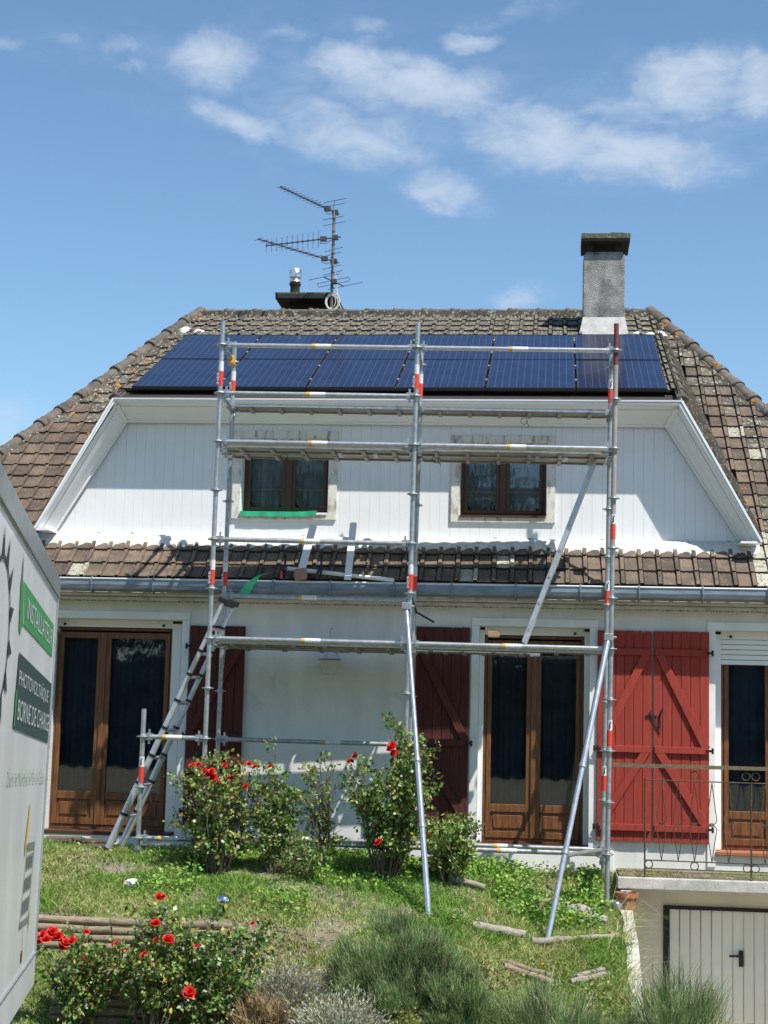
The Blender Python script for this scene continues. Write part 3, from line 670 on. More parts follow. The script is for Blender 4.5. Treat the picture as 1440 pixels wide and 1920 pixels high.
# ------------------------------------------------------------------ dormer front
WY = .10
W1, W2 = (-3.59, -2.41, 3.42, 4.42), (-1.135, .01, 3.415, 4.385)
def strip_piece(b, xa, xb, za, zb):       # backing of the front, cut round the windows
    et = lambda x: min(4.60, 3.17 + (x+5.72)*1.43/.84, 3.17 + (2.14-x)*1.43/.80)
    za_, zt0, zt1 = za, (et(xa) if zb is None else zb), (et(xb) if zb is None else zb)
    b.prism([(xa, WY+.045, za_), (xb, WY+.045, za_), (xb, WY+.045, max(zt1, za_+.001)), (xa, WY+.045, max(zt0, za_+.001))], (0, .05, 0))
b = MB()
for (xa, xb) in ((-5.72, -4.88), (-4.88, W1[0]), (W1[1], W2[0]), (W2[1], 1.34), (1.34, 2.14)): strip_piece(b, xa, xb, 3.17, None)
for w_ in (W1, W2): strip_piece(b, w_[0], w_[1], 3.17, w_[2]); strip_piece(b, w_[0], w_[1], w_[3], None)
dorm = b.build('dormer_front', room, house)
bw = .1115; x = -5.72; 
def edge_top(x): return min(4.60, 3.17 + (x+5.72)*1.43/.84, 3.17 + (2.14-x)*1.43/.80)
while x < 2.14:
    xa, xb = x+.0006, x+bw-.0006
    segs = [(xa, xb, 3.235, None)]
    for w_ in (W1, W2):
        l, r_ = w_[0]+.02, w_[1]-.02
        if xb > l and xa < r_:
            ia, ib = max(xa, l-.02), min(xb, r_+.02)
            segs = [(ia, ib, 3.235, w_[2]+.02), (ia, ib, w_[3]-.02, None)]
            if ia > xa+.01: segs.append((xa, ia-.001, 3.235, None))
            if ib < xb-.01: segs.append((ib+.001, xb, 3.235, None))
    for (xa, xb, za, zb) in segs:
        b = MB(); ta = edge_top(xa) if zb is None else zb; tb = edge_top(xb) if zb is None else zb
        if min(ta, tb) < za+.01: continue
        c = .0012
        pts = [(xa, WY+c, za), (xa+c, WY, za), (xb-c, WY, za), (xb, WY+c, za)]; top = [(xa, WY+c, ta), (xa+c, WY, ta), (xb-c, WY, tb), (xb, WY+c, tb)]
        b.add(pts+top+[(xa, WY+.03, za), (xb, WY+.03, za), (xa, WY+.03, ta), (xb, WY+.03, tb)], [(0, 1, 5, 4), (1, 2, 6, 5), (2, 3, 7, 6), (0, 4, 10, 8), (3, 9, 11, 7), (4, 5, 6, 7, 11, 10), (0, 8, 9, 3, 2, 1)])
        b.build('cladding_board', pvc, dorm)
    x += bw
b = MB(); b.box(-5.70, 2.12, WY-.022, WY+.03, 3.205, 3.236); b.build('base_trim', pvc, dorm, bevel=.003)
# fascia ring: outer and inner outline at the front
FY, BY = -.265, .065
OUT = [(-5.71, 3.25), (-4.885, 4.705), (1.34, 4.695), (2.17, 3.205)]
INN = [(-5.59, 3.262), (-4.83, 4.515), (1.205, 4.495), (1.985, 3.262)]
def lerp2(a, c, t): return (a[0]+(c[0]-a[0])*t, a[1]+(c[1]-a[1])*t)
def so(i, t, d=0.):                           # a point on the splayed soffit: t=0 front outer edge, t=1 back inner edge
    a, c = OUT[i], INN[i]; return Vector((a[0]+(c[0]-a[0])*t, FY+(BY-FY)*t + d, a[1]+(c[1]-a[1])*t))
for side in range(3):
    cen = (so(side, .5)+so(side+1, .5))/2
    e_ = so(side+1, 0)-so(side, 0); f_ = so(side, 1)-so(side, 0); nn = e_.cross(f_).normalized()
    if nn.y > 0: nn = -nn
    # thin upright front edge
    a0, a1 = OUT[side], OUT[side+1]; c0, c1 = lerp2(OUT[side], INN[side], .14), lerp2(OUT[side+1], INN[side+1], .14)
    b = MB(); b.prism([(a0[0], FY-.018, a0[1]), (a1[0], FY-.018, a1[1]), (c1[0], FY-.018, c1[1]), (c0[0], FY-.018, c0[1])], (0, .014, 0)); b.build('front_edge', pvc, dorm, bevel=.003)
    for (t0, t1, off) in ((.0, .30, .0), (.31, .63, .006), (.64, .965, 0.), (.93, 1.0, .016)):
        q = [so(side, t0), so(side+1, t0), so(side+1, t1), so(side, t1)]
        b = MB(); b.prism([p+nn*off for p in q], nn*-.018); b.build('soffit_board', pvc, dorm, bevel=.003)
for (o_, i_) in ((OUT[1], INN[1]), (OUT[2], INN[2])):
    ii = OUT.index(o_); a, c = so(ii, .22), so(ii, 1.0); d = (c-a).normalized(); sd_ = d.cross(Vector((0, 1, .3))).normalized()
    b = MB(); b.bar(a+Vector((0, -.014, -.012)), c+Vector((0, -.014, -.012)), sd_*.022, d.cross(sd_)*.008); b.build('corner_cover', pvc, dorm, bevel=.004)
b = MB(); b.box(-4.895, 1.35, FY-.03, FY+.02, 4.70, 4.718); b.build('drip_edge', zincw, dorm)
b = MB(); b.bar((1.352, FY+.02, 4.712), (2.187, FY+.02, 3.20), (.010, 0, .006), (0, .05, 0)); b.build('drip_edge', pvc, dorm)
b = MB(); b.bar((-4.897, FY+.02, 4.712), (-5.722, FY+.02, 3.245), (.010, 0, -.006), (0, .05, 0)); b.build('drip_edge', pvc, dorm)
for (xa, xb, zz) in ((-5.712, -5.56, 3.235), (1.97, 2.17, 3.195)): b = MB(); b.box(xa, xb, FY-.016, FY+.38, zz-.012, zz+.012); b.build('end_cap', pvc, dorm)

def dormer_window(w_, xi0, xi1, zi0, zi1, mids, film):
    x0, x1, z0, z1 = w_
    b = MB(); frame_rect(b, x0, x1, z0, z1, WY-.028, WY+.02, .095, .095, .085, .075); win = b.build('window', oldpaint, dorm, bevel=.004)
    b = MB(); b.box(x0+.095, x0+.10, WY-.01, WY+.24, z0+.075, z1-.085); b.build('reveal', whitetrim if film else oldpaint, win); b = MB(); b.box(x1-.10, x1-.095, WY-.01, WY+.24, z0+.075, z1-.085); b.build('reveal', oldpaint, win); b = MB(); b.box(x0+.1, x1-.1, WY-.005, WY+.24, z1-.1, z1-.085); b.build('reveal', oldpaint, win)
    b = MB(); b.box(x0+.1, x1-.1, WY-.045, WY+.22, z0+.055, z0+.078); b.build('sill', whitetrim if film else darkwood, win)
    b = MB(); frame_rect(b, x0+.101, x1-.101, z0+.079, z1-.101, WY+.15, WY+.20, .035); b.box(mids-.035, mids+.035, WY+.128, WY+.2, z0+.115, z1-.137); b.build('frame', darkwood, win, bevel=.004)
    for (a, c) in ((x0+.137, mids-.036), (mids+.036, x1-.137)):
        b = MB(); frame_rect(b, a, c, z0+.116, z1-.138, WY+.14, WY+.19, .04); b.build('sash', darkwood, win, bevel=.004)
        b = MB(); b.box(a+.04, c-.04, WY+.165, WY+.169, z0+.156, z1-.178); b.build('pane', glass, win)
        wavy(a+.02, c-.02, z0+.17, z1-.15, WY+.26, .018, 3.2, netm, 'curtain', win, round_bottom=.11)
    b = MB(); b.box(x0+.14, x1-.14, WY+.4, WY+.42, z0+.1, z1-.1); b.build('backing', room, win)
    b = MB(); b.tube((x0+.15, WY+.225, z0+.37), (x1-.15, WY+.225, z0+.37), .006, 6); b.build('curtain_wire', whitetrim, win)
    if film: 
        b = MB(); vs = []; fs = []; n = 26
        for i in range(n+1):
            t = i/n; xx = x0+.105+t*.86; k_ = .012*math.sin(9*t*PI)+rnd.uniform(-.005, .005); lift = .02*max(0, t-.75)*4
            vs += [(xx, WY-.058, z0+.028+k_*.3+lift), (xx, WY-.06-k_*.4, z0+.084+lift*.7), (xx, WY+.10+k_, z0+.09+lift)]
        for i in range(n):
            for k in range(2): fs.append((i*3+k, i*3+k+1, (i+1)*3+k+1, (i+1)*3+k))
        b.add(vs, fs); f = b.build('protective_film', greenfilm, None, smooth=True); tag(f, 'strip of green plastic film lying along the left dormer window sill', 'plastic film')
    return win
dormer_window(W1, -3.49, -2.51, 3.5, 4.3, -2.975, True)
dormer_window(W2, -1.05, -.08, 3.48, 4.28, -.57, False)

# ------------------------------------------------------------------ chimneys
b = MB(); b.box(.345, .885, 3.2, 3.72, 6.0, 7.35); ch = b.build('chimney', chimm, house, bevel=.012)
b = MB(); t0 = [(.345, 3.18), (.885, 3.18), (.885, 3.74), (.345, 3.74)]; t1 = [(.29, 3.06), (.935, 3.06), (.935, 3.8), (.29, 3.8)]
b.add([(x, y, 6.50) for x, y in t0]+[(x, y, 6.22 if y < 3.4 else 6.5) for x, y in t1], [(0, 1, 5, 4), (1, 2, 6, 5), (2, 3, 7, 6), (3, 0, 4, 7)]); b.build('flaunching', M('flaunching_mortar', (.50, .49, .46), .95, c2=(.38, .37, .35), vs=9, bump=.5, bs=50), ch)
b = MB(); b.box(.37, .86, 3.22, 3.7, 7.351, 7.39); b.build('shoulder', chimm, ch, bevel=.02)
for x in (.43, .80):
    for y in (3.28, 3.64): b = MB(); b.box(x-.04, x+.04, y-.04, y+.04, 7.391, 7.50); b.build('cap_support', darkc, ch)
b = MB(); b.box(.315, .945, 3.10, 3.80, 7.50, 7.585); b.build('cap_slab', darkc, ch, bevel=.008)
b = MB(); vs = []; fs = []; nx_, ny_ = 16, 12
for j in range(ny_+1):
    for i in range(nx_+1): vs.append((.312+.636*i/nx_, 3.095+.71*j/ny_, 7.588+rnd.uniform(0, .022)))
for j in range(ny_):
    for i in range(nx_): fs.append((j*(nx_+1)+i, j*(nx_+1)+i+1, (j+1)*(nx_+1)+i+1, (j+1)*(nx_+1)+i))
b.add(vs, fs); b.build('moss', moss, ch); b = MB(); b.box(.311, .949, 3.092, 3.102, 7.535, 7.60); b.build('moss', moss, ch)
b = MB(); b.box(-3.82, -3.22, 4.85, 5.40, 6.2, 7.13); ch2 = b.build('chimney', darkc, house)
b = MB(); b.box(-3.985, -3.12, 4.6, 5.6, 7.13, 7.20); b.build('cap_slab', darkc, ch2, bevel=.01)
b = MB(); b.box(-3.99, -3.12, 4.6, 5.6, 7.202, 7.222); b.build('moss', moss, ch2)
b = MB(); b.lathe((-3.735, 4.8, 7.22), [(.075, 0), (.07, .04), (.068, .14), (.085, .16), (.085, .18)], 20); b.build('flue', darkc, ch2, smooth=True)
b = MB(); b.lathe((-3.735, 4.8, 7.22), [(.055, .18), (.085, .20), (.06, .25), (.088, .27), (.092, .30), (.09, .36), (.07, .395), (.03, .415), (.0, .42)], 20); b.build('cowl', cowlm, ch2, smooth=True)

# ------------------------------------------------------------------ balcony, garage
b = MB(); b.box(.67, HX1+.2, -1.02, WF-.002, -.375, -.255); slab = b.build('balcony_slab', concrete, house, bevel=.012)
b = MB(); b.box(.69, HX1+.1, -.98, WF-.04, -.257, -.235); b.build('screed', soil, slab)
b = MB(); b.box(.66, 1.16, -.45, -.35, -2.7, -.376); b.box(1.16, HX1, -.45, -.35, -.575, -.376); b.box(3.55, HX1, -.45, -.35, -2.7, -.576)
b.build('garage_wall', garage_wall, house)
b = MB(); b.box(1.162, 1.215, -.48, -.41, -2.62, -.577); b.box(1.215, 3.55, -.48, -.41, -.61, -.577); gd = b.build('garage_door', iron, house)
for i in range(24):
    x0 = 1.218 + .107*i
    if x0 > 3.4: break
    b = MB(); c = .007
    b.prism([(x0+.003, -.435, -2.6), (x0+c+.003, -.448, -2.6), (x0+.105-c, -.448, -2.6), (x0+.105, -.435, -2.6), (x0+.105, -.425, -2.6), (x0+.003, -.425, -2.6)], (0, 0, 1.985)); b.build('door_panel', gdoor, gd)
b = MB(); b.box(1.92, 1.965, -.465, -.448, -1.16, -1.0); b.bar((1.945, -.49, -1.05), (1.82, -.49, -1.055), (0, .008, 0), (0, 0, .011)); b.tube((1.945, -.46, -1.05), (1.945, -.495, -1.05), .012, 8); b.build('door_handle', black, gd)
b = MB(); b.box(.70, .725, -.34, WF-.003, -2.6, -.38); b.build('garage_wall', garage_wall, house)

# railing
def rail_curve(b, x, y, z0, z1, w0, dn):
    """a teardrop loop: dn=True points down"""
    n = 16; pts = []
    zc = z1-.5*w0 if dn else z0+.5*w0
    if dn:
        pts = [(x, y, z0)] + [(x + math.cos(a)*w0*.5, y, zc + math.sin(a)*w0*.5) for a in np.linspace(-.25, PI+.25, 12)] + [(x, y, z0)]
    else:
        pts = [(x, y, z1)] + [(x + math.cos(a)*w0*.5, y, zc - math.sin(a)*w0*.5) for a in np.linspace(-.25, PI+.25, 12)] + [(x, y, z1)]
    b.path(pts, .0048, 5)
ry = -.985; z_ = -.255
b = MB(); b.bar((.55, ry, .845), (4.1, ry, .845), (0, .018, 0), (0, 0, .018)); rail = b.build('balcony_railing', M('rail_wood', (.10, .085, .05), .85, c2=(.17, .15, .08), vs=22, stretch=(1, 5, 5)), house)
b = MB(); b.path([(.95, ry, .705), (4.1, ry, .69)], .007, 6); b.path([(.94, ry, -.085), (4.1, ry, -.10)], .007, 6); b.path([(.94, ry, -.165), (4.1, ry, -.175)], .006, 6); b.build('rail_bar', rust, rail)
for x in (.94, 1.985, 3.03): b = MB(); b.tube((x, ry, -.26), (x, ry, .70 if x > 1 else .72), .0095, 6); b.build('post', rust, rail)
for x in (1.105, 1.27, 1.43, 1.60, 1.765, 2.12, 2.29, 2.45, 2.62, 2.79):
    b = MB(); rail_curve(b, x, ry, .28, .69, .095, False); rail_curve(b, x, ry, -.085, .275, .095, True); b.ring((x, ry, .278), .015, .0045, (1, 0, 0), (0, 0, 1), 10, 5); b.build('baluster', rust, rail)
for x, z in ((.98, -.125), (1.43, -.13), (1.945, -.135), (2.025, -.135), (1.43, .765), (1.935, .765), (2.03, .765), (2.45, -.135)):
    b = MB(); b.ring((x, ry, z), .038, .006, (1, 0, 0), (0, 0, 1), 16, 5); b.build('ring', rust, rail)

# retaining wall beside the drive (top follows the bank)
b = MB(); ys = np.linspace(-.62, -3.65, 22); vs = []; fs = []
for i, y in enumerate(ys):
    zt = min(H(.70, y)+.045, -.65 if y > -1.28 else 9)+rnd.uniform(-.015, .015)
    vs += [(.69+rnd.uniform(-.012, .012), y, zt), (.80, y, zt+rnd.uniform(-.01, .01)), (.80, y, -2.65), (.69, y, -2.65)]
for i in range(len(ys)-1):
    for k in range(4): fs.append((i*4+k, i*4+(k+1) % 4, (i+1)*4+(k+1) % 4, (i+1)*4+k))
fs += [(0, 1, 2, 3), tuple(range(len(vs)-4, len(vs)))]
b.add(vs, fs); b.box(.80, 1.7, -3.66, -3.58, -2.65, H(.8, -3.6)-.02)
rw = b.build('retaining_wall', concrete); tag(rw, 'sloping concrete retaining wall between the garden bank and the garage drive', 'retaining wall')

# ------------------------------------------------------------------ solar panels
PS = math.atan((6.10-4.88)/2.6); pcs, psn = math.cos(PS), math.sin(PS)
pw, plen = .978, 1.425
fr = MB(); frame_rect_pts = []
def panel_meshes():
    b = MB(); hw = pw/2
    b.box(-hw, hw, 0, .012, -.035, .003); b.box(-hw, hw, plen-.012, plen, -.035, .003); b.box(-hw, -hw+.012, .012, plen-.012, -.035, .003); b.box(hw-.012, hw, .012, plen-.012, -.035, .003)
    f = b.mesh('frame', panelframe)
    g = MB(); g.box(-hw+.012, hw-.012, .012, plen-.012, -.012, 0); g = g.mesh('cell_sheet', cells)
    c = MB()
    for y in (.35, 1.05): c.box(hw+.0, hw+.018, y, y+.05, -.012, .007)
    c = c.mesh('clamp', alu)
    r = MB()
    for y in (.3, 1.1): r.box(-hw, hw+.018, y-.02, y+.02, -.075, -.036)
    r = r.mesh('mounting_rail', alu)
    return f, g, c, r
pf, pg, pc, prl = panel_meshes()
ordn = ['leftmost', 'second from left', 'third from left', 'third from right', 'second from right', 'rightmost']
for row in range(2):
    for i in range(6):
        X = -4.755 + (i+.5)*.996 - (.075 if row else 0)*0; Y = -.10 + row*1.432*pcs; Z = 4.885 + row*1.432*psn
        t = thing('solar_panel', 'dark blue solar panel on the dormer roof, %s in the %s row' % (ordn[i], ('lower', 'upper')[row]), 'solar panel', (X, Y, Z), 'solar panels on the dormer roof')
        t.rotation_euler = (PS+rnd.uniform(-.004, .004), rnd.uniform(-.003, .003), 0)
        for me in (pf, pg, prl) + ((pc,) if i < 5 else ()):
            o = bpy.data.objects.new(me.name.split('.')[0], me); col.objects.link(o); o.parent = t
# ------------------------------------------------------------------ antenna
ant = thing('tv_antenna', 'tall television antenna mast with four aerials beside the left chimney', 'antenna', (-3.17, 4.58, 7.2))
b = MB(); b.tube((-3.17, 4.58, 6.9), (-3.17, 4.58, 8.42), .021, 10); b.build('mast', mastm, ant, smooth=True)
def yagi(p, q, n, elv, el_len, refl, z):
    p, q = Vector(p), Vector(q); d = (q-p).normalized(); b = MB(); b.tube(p-d*.12, q, .009, 6)
    e = Vector((0, 0, 1)) if elv else d.cross(Vector((0, 0, 1))).normalized()
    for i in range(n):
        t = .22 + .78*i/(n-1); c = p + (q-p)*t; l = el_len*(1-.25*t); b.tube(c-e*l, c+e*l, .0035, 5); b.obox(c, (.012, 0, 0), (0, .012, 0), (0, 0, .012))
    b.obox(p+d*.16, (.045, 0, 0), (0, .035, 0), (0, 0, .03)); b.path([p+d*.16-Vector((0, 0, .0)), p+d*.22-Vector((0, 0, .06)), p+d*.12-Vector((0, 0, .07)), p+d*.02-Vector((0, 0, .02))], .005, 5)
    b.obox(p-d*.03, (.04, 0, 0), (0, .04, 0), (0, 0, .03))
    if refl:
        s_ = d.cross(Vector((0, 0, 1))).normalized()
        for sg in (-1, 1):
            a0 = p+d*.05; a1 = a0 + Vector((0, 0, sg*.17)) - d*.06; b.tube(a0, a1, .006, 5)
            for k in (.55, 1.0): c = a0+(a1-a0)*k; b.tube(c-s_*.19, c+s_*.19, .0042, 5)
    b.build('aerial', antm, ant)
yagi((-3.17, 4.58, 8.39), (-3.76, 3.50, 8.40), 12, False, .11, True, 0)
yagi((-3.17, 4.58, 7.67), (-4.04, 3.50, 7.67), 11, False, .11, True, 0)
yagi((-3.17, 4.58, 8.01), (-4.20, 4.95, 8.01), 11, True, .13, False, 0)
b = MB(); a0, a1 = Vector((-3.25, 4.30, 7.36)), Vector((-3.02, 4.72, 7.34)); b.tube(a0, a1, .008, 6); dd = Vector((.80, -.55, 0)).normalized()
b.tube(a0-dd*.28, a0+dd*.30, .0045, 5); b.tube(a1-dd*.32, a1+dd*.36, .0045, 5)
lp = (a0+a1)/2; b.path([lp-dd*.30+Vector((0, 0, .02)), lp+dd*.28+Vector((0, 0, .02)), lp+dd*.30, lp+dd*.28-Vector((0, 0, .035)), lp-dd*.30-Vector((0, 0, .035)), lp-dd*.32, lp-dd*.30+Vector((0, 0, .02))], .0045, 5)
b.obox(lp, (.04, 0, 0), (0, .04, 0), (0, 0, .03)); b.build('aerial', antm, ant)
b = MB()
for k in range(5): b.ring((-3.165+rnd.uniform(-.02, .02), 4.555, 7.06+rnd.uniform(-.02, .02)), .08+rnd.uniform(-.015, .02), .006, (1, 0, 0), (0, 0, 1.3), 18, 5)
b.path([(-3.13, 4.57, 7.5), (-3.10, 4.56, 7.3), (-3.08, 4.56, 7.1), (-3.02, 4.57, 6.95)], .007, 6); b.build('cable_coil', cable, ant)
b = MB()
for z in (7.28, 7.5, 7.78, 7.9, 8.1, 8.28): b.tube((-3.17, 4.58, z-.012), (-3.17, 4.58, z+.012), .025, 8)
b.build('clamp_band', antm, ant)

# ------------------------------------------------------------------ scaffolding
def S(c, r, k): return Vector((-3.465, -1.46, .003)) + Vector((2.0128, .0734, -.0097))*c + Vector((-.0224, .7545, -.0151))*r + Vector((.0044, -.0094, .5021))*k
EX = Vector((2.0128, .0734, -.0097)).normalized(); EY = Vector((-.0224, .7545, -.0151)).normalized(); EZ = Vector((.0044, -.0094, .5021)).normalized()
scaf = thing('scaffold', 'galvanised steel scaffold two bays wide with decks standing in front of the house', 'scaffold', tuple(S(1, .5, 0)))
RT_ = .0242
def rosette_mesh():
    b = MB(); n = 16; 
    b.lathe((0, 0, 0), [(.026, -.006), (.060, -.006), (.062, 0), (.060, .006), (.026, .006)], n); b.lathe((0, 0, 0), [(.0265, -.022), (.031, -.018), (.031, .018), (.0265, .022)], 12)
    return b.mesh('rosette', galv, smooth=False)
ros = rosette_mesh()
def standard(c, r, k0, k1, kr, mats=None, sticks=(), foot=None):
    b = MB(); p, q = S(c, r, k0), S(c, r, k1)
    if mats is None:
        b.path([p, q], RT_, 14); st = b.build('standard', galv, scaf, smooth=True)
    else:
        b.path([p, S(c, r, mats)], RT_, 14); st = b.build('standard', galv, scaf, smooth=True)
        b = MB(); b.path([S(c, r, mats-.02), S(c, r, k1-.85)], RT_+.0015, 14); b.build('painted_tube', taupe, st, smooth=True)
        b = MB(); b.path([S(c, r, k1-.86), q], RT_+.0012, 14); b.build('painted_tube', rustred, st, smooth=True)
    for k in kr: inst('rosette', ros, st, S(c, r, k))
    for (ks, word) in sticks:
        lo = S(c, r, ks); hi = S(c, r, ks+.30); hh = S(c, r, ks+.50)
        b = MB(); b.path([lo, hi], RT_+.003, 14); b.build('red_sticker', stred, st, smooth=True)
        b = MB(); b.path([hi, hh], RT_+.0028, 14); b.build('white_sticker', stwhite, st, smooth=True)
        fr_ = -EY*(RT_+.0045)
        if word: text_part('lettering', word, stwhite if word == 'INER' else black, st, lo + fr_ + EX*.012 + EZ*.135, -EZ, EX*-1 if False else EX, .026, .125) if False else text_part('lettering', word, stwhite, st, lo + fr_ - EX*.011 + EZ*.012, EZ, -EX, .024, .125)
        else:
            b = MB(); o0 = hi + fr_; b.path([o0+EX*.012+EZ*.085, o0-EX*.002+EZ*.06, o0+EX*.004+EZ*.03, o0-EX*.008+EZ*.01], .006, 5); b.build('emblem', prblack, st)
    if foot:
        b = MB(); f = Vector(foot); b.path([f+Vector((0, 0, .01)), p], .018, 10); b.box(f.x-.07, f.x+.07, f.y-.07, f.y+.07, f.z-.005, f.z+.008); b.tube(p-EZ*.05, p-EZ*.01, .036, 8); b.build('base_jack', galv, st)
    return st
def fz(c, r, dz=0.): p = S(c, r, 0); return (p.x, p.y, H(p.x, p.y)+.01)
allk = list(range(0, 11))
standard(0, 0, -.1, 10.5, allk, None, [(9.15, 'INER'), (5.08, 'INER')], fz(0, 0))
standard(1, 0, -.1, 10.5, allk, None, [(9.15, 'INER'), (5.08, 'INER')], fz(1, 0))
standard(2, 0, -.85, 10.55, allk, 6.0, [(6.18, ''), (2.10, '')], fz(2, 0))
standard(0, 1, -.1, 10.45, allk, None, [(9.3, 'INER'), (5.2, 'INER')], fz(0, 1))
standard(1, 1, -.1, 10.45, allk, None, [(9.3, 'INER'), (5.2, 'INER')], fz(1, 1))
standard(2, 1, -.2, 10.45, allk, None, [(9.25, ''), (5.0, ''), (1.2, '')], fz(2, 1))
LX = -.315
standard(LX, 0, -.15, 2.55, [0, 1, 2], None, [(1.1, '')], (S(LX, 0, 0).x, S(LX, 0, 0).y, H(S(LX, 0, 0).x, S(LX, 0, 0).y)+.01))
headm = MB(); headm.box(.0, .075, -.012, .012, -.035, .035); headm.box(.03, .05, -.006, .006, -.07, .075); headm.box(.036, .075, -.02, .02, -.026, .026); headm = headm.mesh('wedge_head', galv)
def ledger(pa, pb, mat=galv, sticker=None, r=RT_, name='ledger'):
    pa, pb = Vector(pa), Vector(pb); d = (pb-pa).normalized()
    b = MB(); b.path([pa+d*.07, pb-d*.07], r, 14); o = b.build(name, mat, scaf, smooth=True)
    a = math.atan2(d.y, d.x)
    inst('wedge_head', headm, o, pa+d*.025, (0, 0, a)); inst('wedge_head', headm, o, pb-d*.025, (0, 0, a+PI))
    if sticker is not None:
        L_ = (pb-pa).length; c = pa + d*(L_*sticker)
        b = MB(); b.path([c-d*.08, c+d*.08], r+.002, 14); b.build('white_sticker', stwhite, o, smooth=True)
        b = MB(); b.path([c-d*.115, c-d*.081], r+.0022, 14); b.build('yellow_band', styel, o, smooth=True)
    return o
for k in (10, 8, 4, 0):
    for c in (0, 1): ledger(S(c, 0, k), S(c+1, 0, k), galvb if k in (10, 8, 4) else galv, .52)
for c in (0, 1): ledger(S(c, 1, 0), S(c+1, 1, 0), galv, .5)
ledger(S(0, 0, 9), S(1, 0, 9), galv, .5); ledger(S(0, 0, 6), S(1, 0, 6), galv, .5); ledger(S(0, 1, 5), S(1, 1, 5), galv, .45); ledger(S(0, 1, 2), S(1, 1, 2), galv, .6)
ledger(S(LX, 0, 2), S(0, 0, 2), galv, .5); ledger(S(LX, 0, 0), S(0, 0, 0), galv, .5)
for c in (0, 1, 2):
    for k in (10, 9, 8, 4, 0): ledger(S(c, 0, k), S(c, 1, k), galv, None, .022, 'transom')
b = MB(); cc = S(0, .78, 10)-EZ*.02; b.obox(cc, EX*.035, EY*.05, EZ*.045); b.build('yellow_coupler', styel, scaf, bevel=.01)
# decks: boards with ribbed undersides
def deck(c0, c1, ra, rb, k, dz_top, lipm=galvb, split=None):
    pa, pb = S(c0, ra, k)+EX*.06, S(c1, ra, k)-EX*.06
    wdt = EY*((rb-ra)*.7548); z = EZ*dz_top
    segs = [(0, 1)] if split is None else [(0, split-.008), (split+.008, 1)]
    for (t0, t1) in segs:
        p, q = pa+(pb-pa)*t0+z, pa+(pb-pa)*t1+z
        b = MB(); b.hexa([p, q, q+wdt, p+wdt, p+EZ*.012, q+EZ*.012, q+wdt+EZ*.012, p+wdt+EZ*.012])
        root = b.build('deck_board', deckm, scaf)
        for off in (0, 1):
            e = wdt*off; s_ = wdt.normalized()*(.016 if off == 0 else -.016)
            b = MB(); b.hexa([p+e-EZ*.018, q+e-EZ*.018, q+e+s_-EZ*.018, p+e+s_-EZ*.018, p+e+EZ*.0125, q+e+EZ*.0125, q+e+s_+EZ*.0125, p+e+s_+EZ*.0125]); b.build('side_rail', lipm if off == 0 else deckm, root, bevel=.003)
        n = max(2, int(6*(t1-t0)))
        for i in range(n):
            t = (i+.5)/n; m_ = p+(q-p)*t; b = MB(); b.hexa([m_-EX*.02-EZ*.035+wdt*.06, m_+EX*.02-EZ*.035+wdt*.06, m_+EX*.02-EZ*.035+wdt*.94, m_-EX*.02-EZ*.035+wdt*.94, m_-EX*.02-EZ*.001+wdt*.06, m_+EX*.02-EZ*.001+wdt*.06, m_+EX*.02-EZ*.001+wdt*.94, m_-EX*.02-EZ*.001+wdt*.94]); b.build('cross_rib', deckm, root)
        for e in (p-EX*.045, q+EX*.045):
            for f in (.25, .75): b = MB(); b.obox(e+wdt*f, EX*.05, wdt*.06, EZ*.028); b.build('claw', galv, root)
for c in (0, 1):
    deck(c, c+1, .06, .48, 8, -.03); deck(c, c+1, .50, .93, 8, -.03)
    deck(c, c+1, .74, 1.16, 9, .0)
deck(0, 1, .05, .47, 4, -.03); deck(0, 1, .50, .93, 4, -.03, galvb, .63); deck(0, 1, 1.0, 1.30, 4, -.03, galvb, .63)
deck(1, 2, .03, .33, 4, -.03); deck(1, 1.64, .60, 1.02, 4, -.03)
for c in (0, 1, 2):      # brackets that carry the inner boards
    for k, r1 in ((9, 1.22), (4, 1.34)):
        b = MB(); b.path([S(c, 1, k), S(c, r1, k)], .022, 10); b.path([S(c, r1-.05, k), S(c, 1, k-.75)], .014, 8); b.obox(S(c, r1, k), EX*.03, EY*.02, EZ*.05); b.build('bracket', galv, scaf, smooth=True)
# raking props in front
def prop(top, foot, r0, r1, joints, col_=galvb):
    top, foot = Vector(top), Vector(foot); d = (foot-top).normalized(); mid = top+(foot-top)*joints[0]
    b = MB(); b.path([top, mid], r0, 12); b.path([mid, foot], r1, 12); o = b.build('raking_prop', col_, scaf, smooth=True)
    for j in joints: c = top+(foot-top)*j; b = MB(); b.path([c-d*.02, c+d*.02], max(r0, r1)+.008, 12); b.build('collar', galv, o)
    b = MB(); b.obox(foot, (.05, 0, 0), (0, .05, 0), (0, 0, .012)); b.build('foot_plate', galv, o)
    b = MB(); b.obox(top, EX*.045, EY*.045, EZ*.035); b.obox(top+EX*.03, EX*.05, EY*.015, EZ*.012); b.build('coupler', galv, o, bevel=.006)
prop(S(1, 0, 4.73)-EY*.055-EX*.03, (-1.10, -2.5, H(-1.10, -2.5)+.01), .024, .029, [.52, .73])
prop(S(2, 0, 4.22)-EY*.055-EX*.03, (-.02, -2.5, H(-.02, -2.5)+.01), .029, .026, [.44, .72])
b = MB(); b.path([S(2, 1, .18), S(2, 0, .08)-EX*.06, Vector((.15, -2.05, .02))], .022, 10); b.build('tie_tube', galv, scaf, smooth=True)
b = MB(); b.path([S(1, 0, .42), Vector((-1.27, -1.95, .40))], .022, 10); b.build('tie_tube', galv, scaf, smooth=True)
b = MB(); b.path([S(1, 0, 4.9)+EX*.02, S(1, 1, 4.75)+EX*.03, S(1, 1, 4.55)+EX*.22], .011, 8); b.build('tie_rod', iron, scaf)
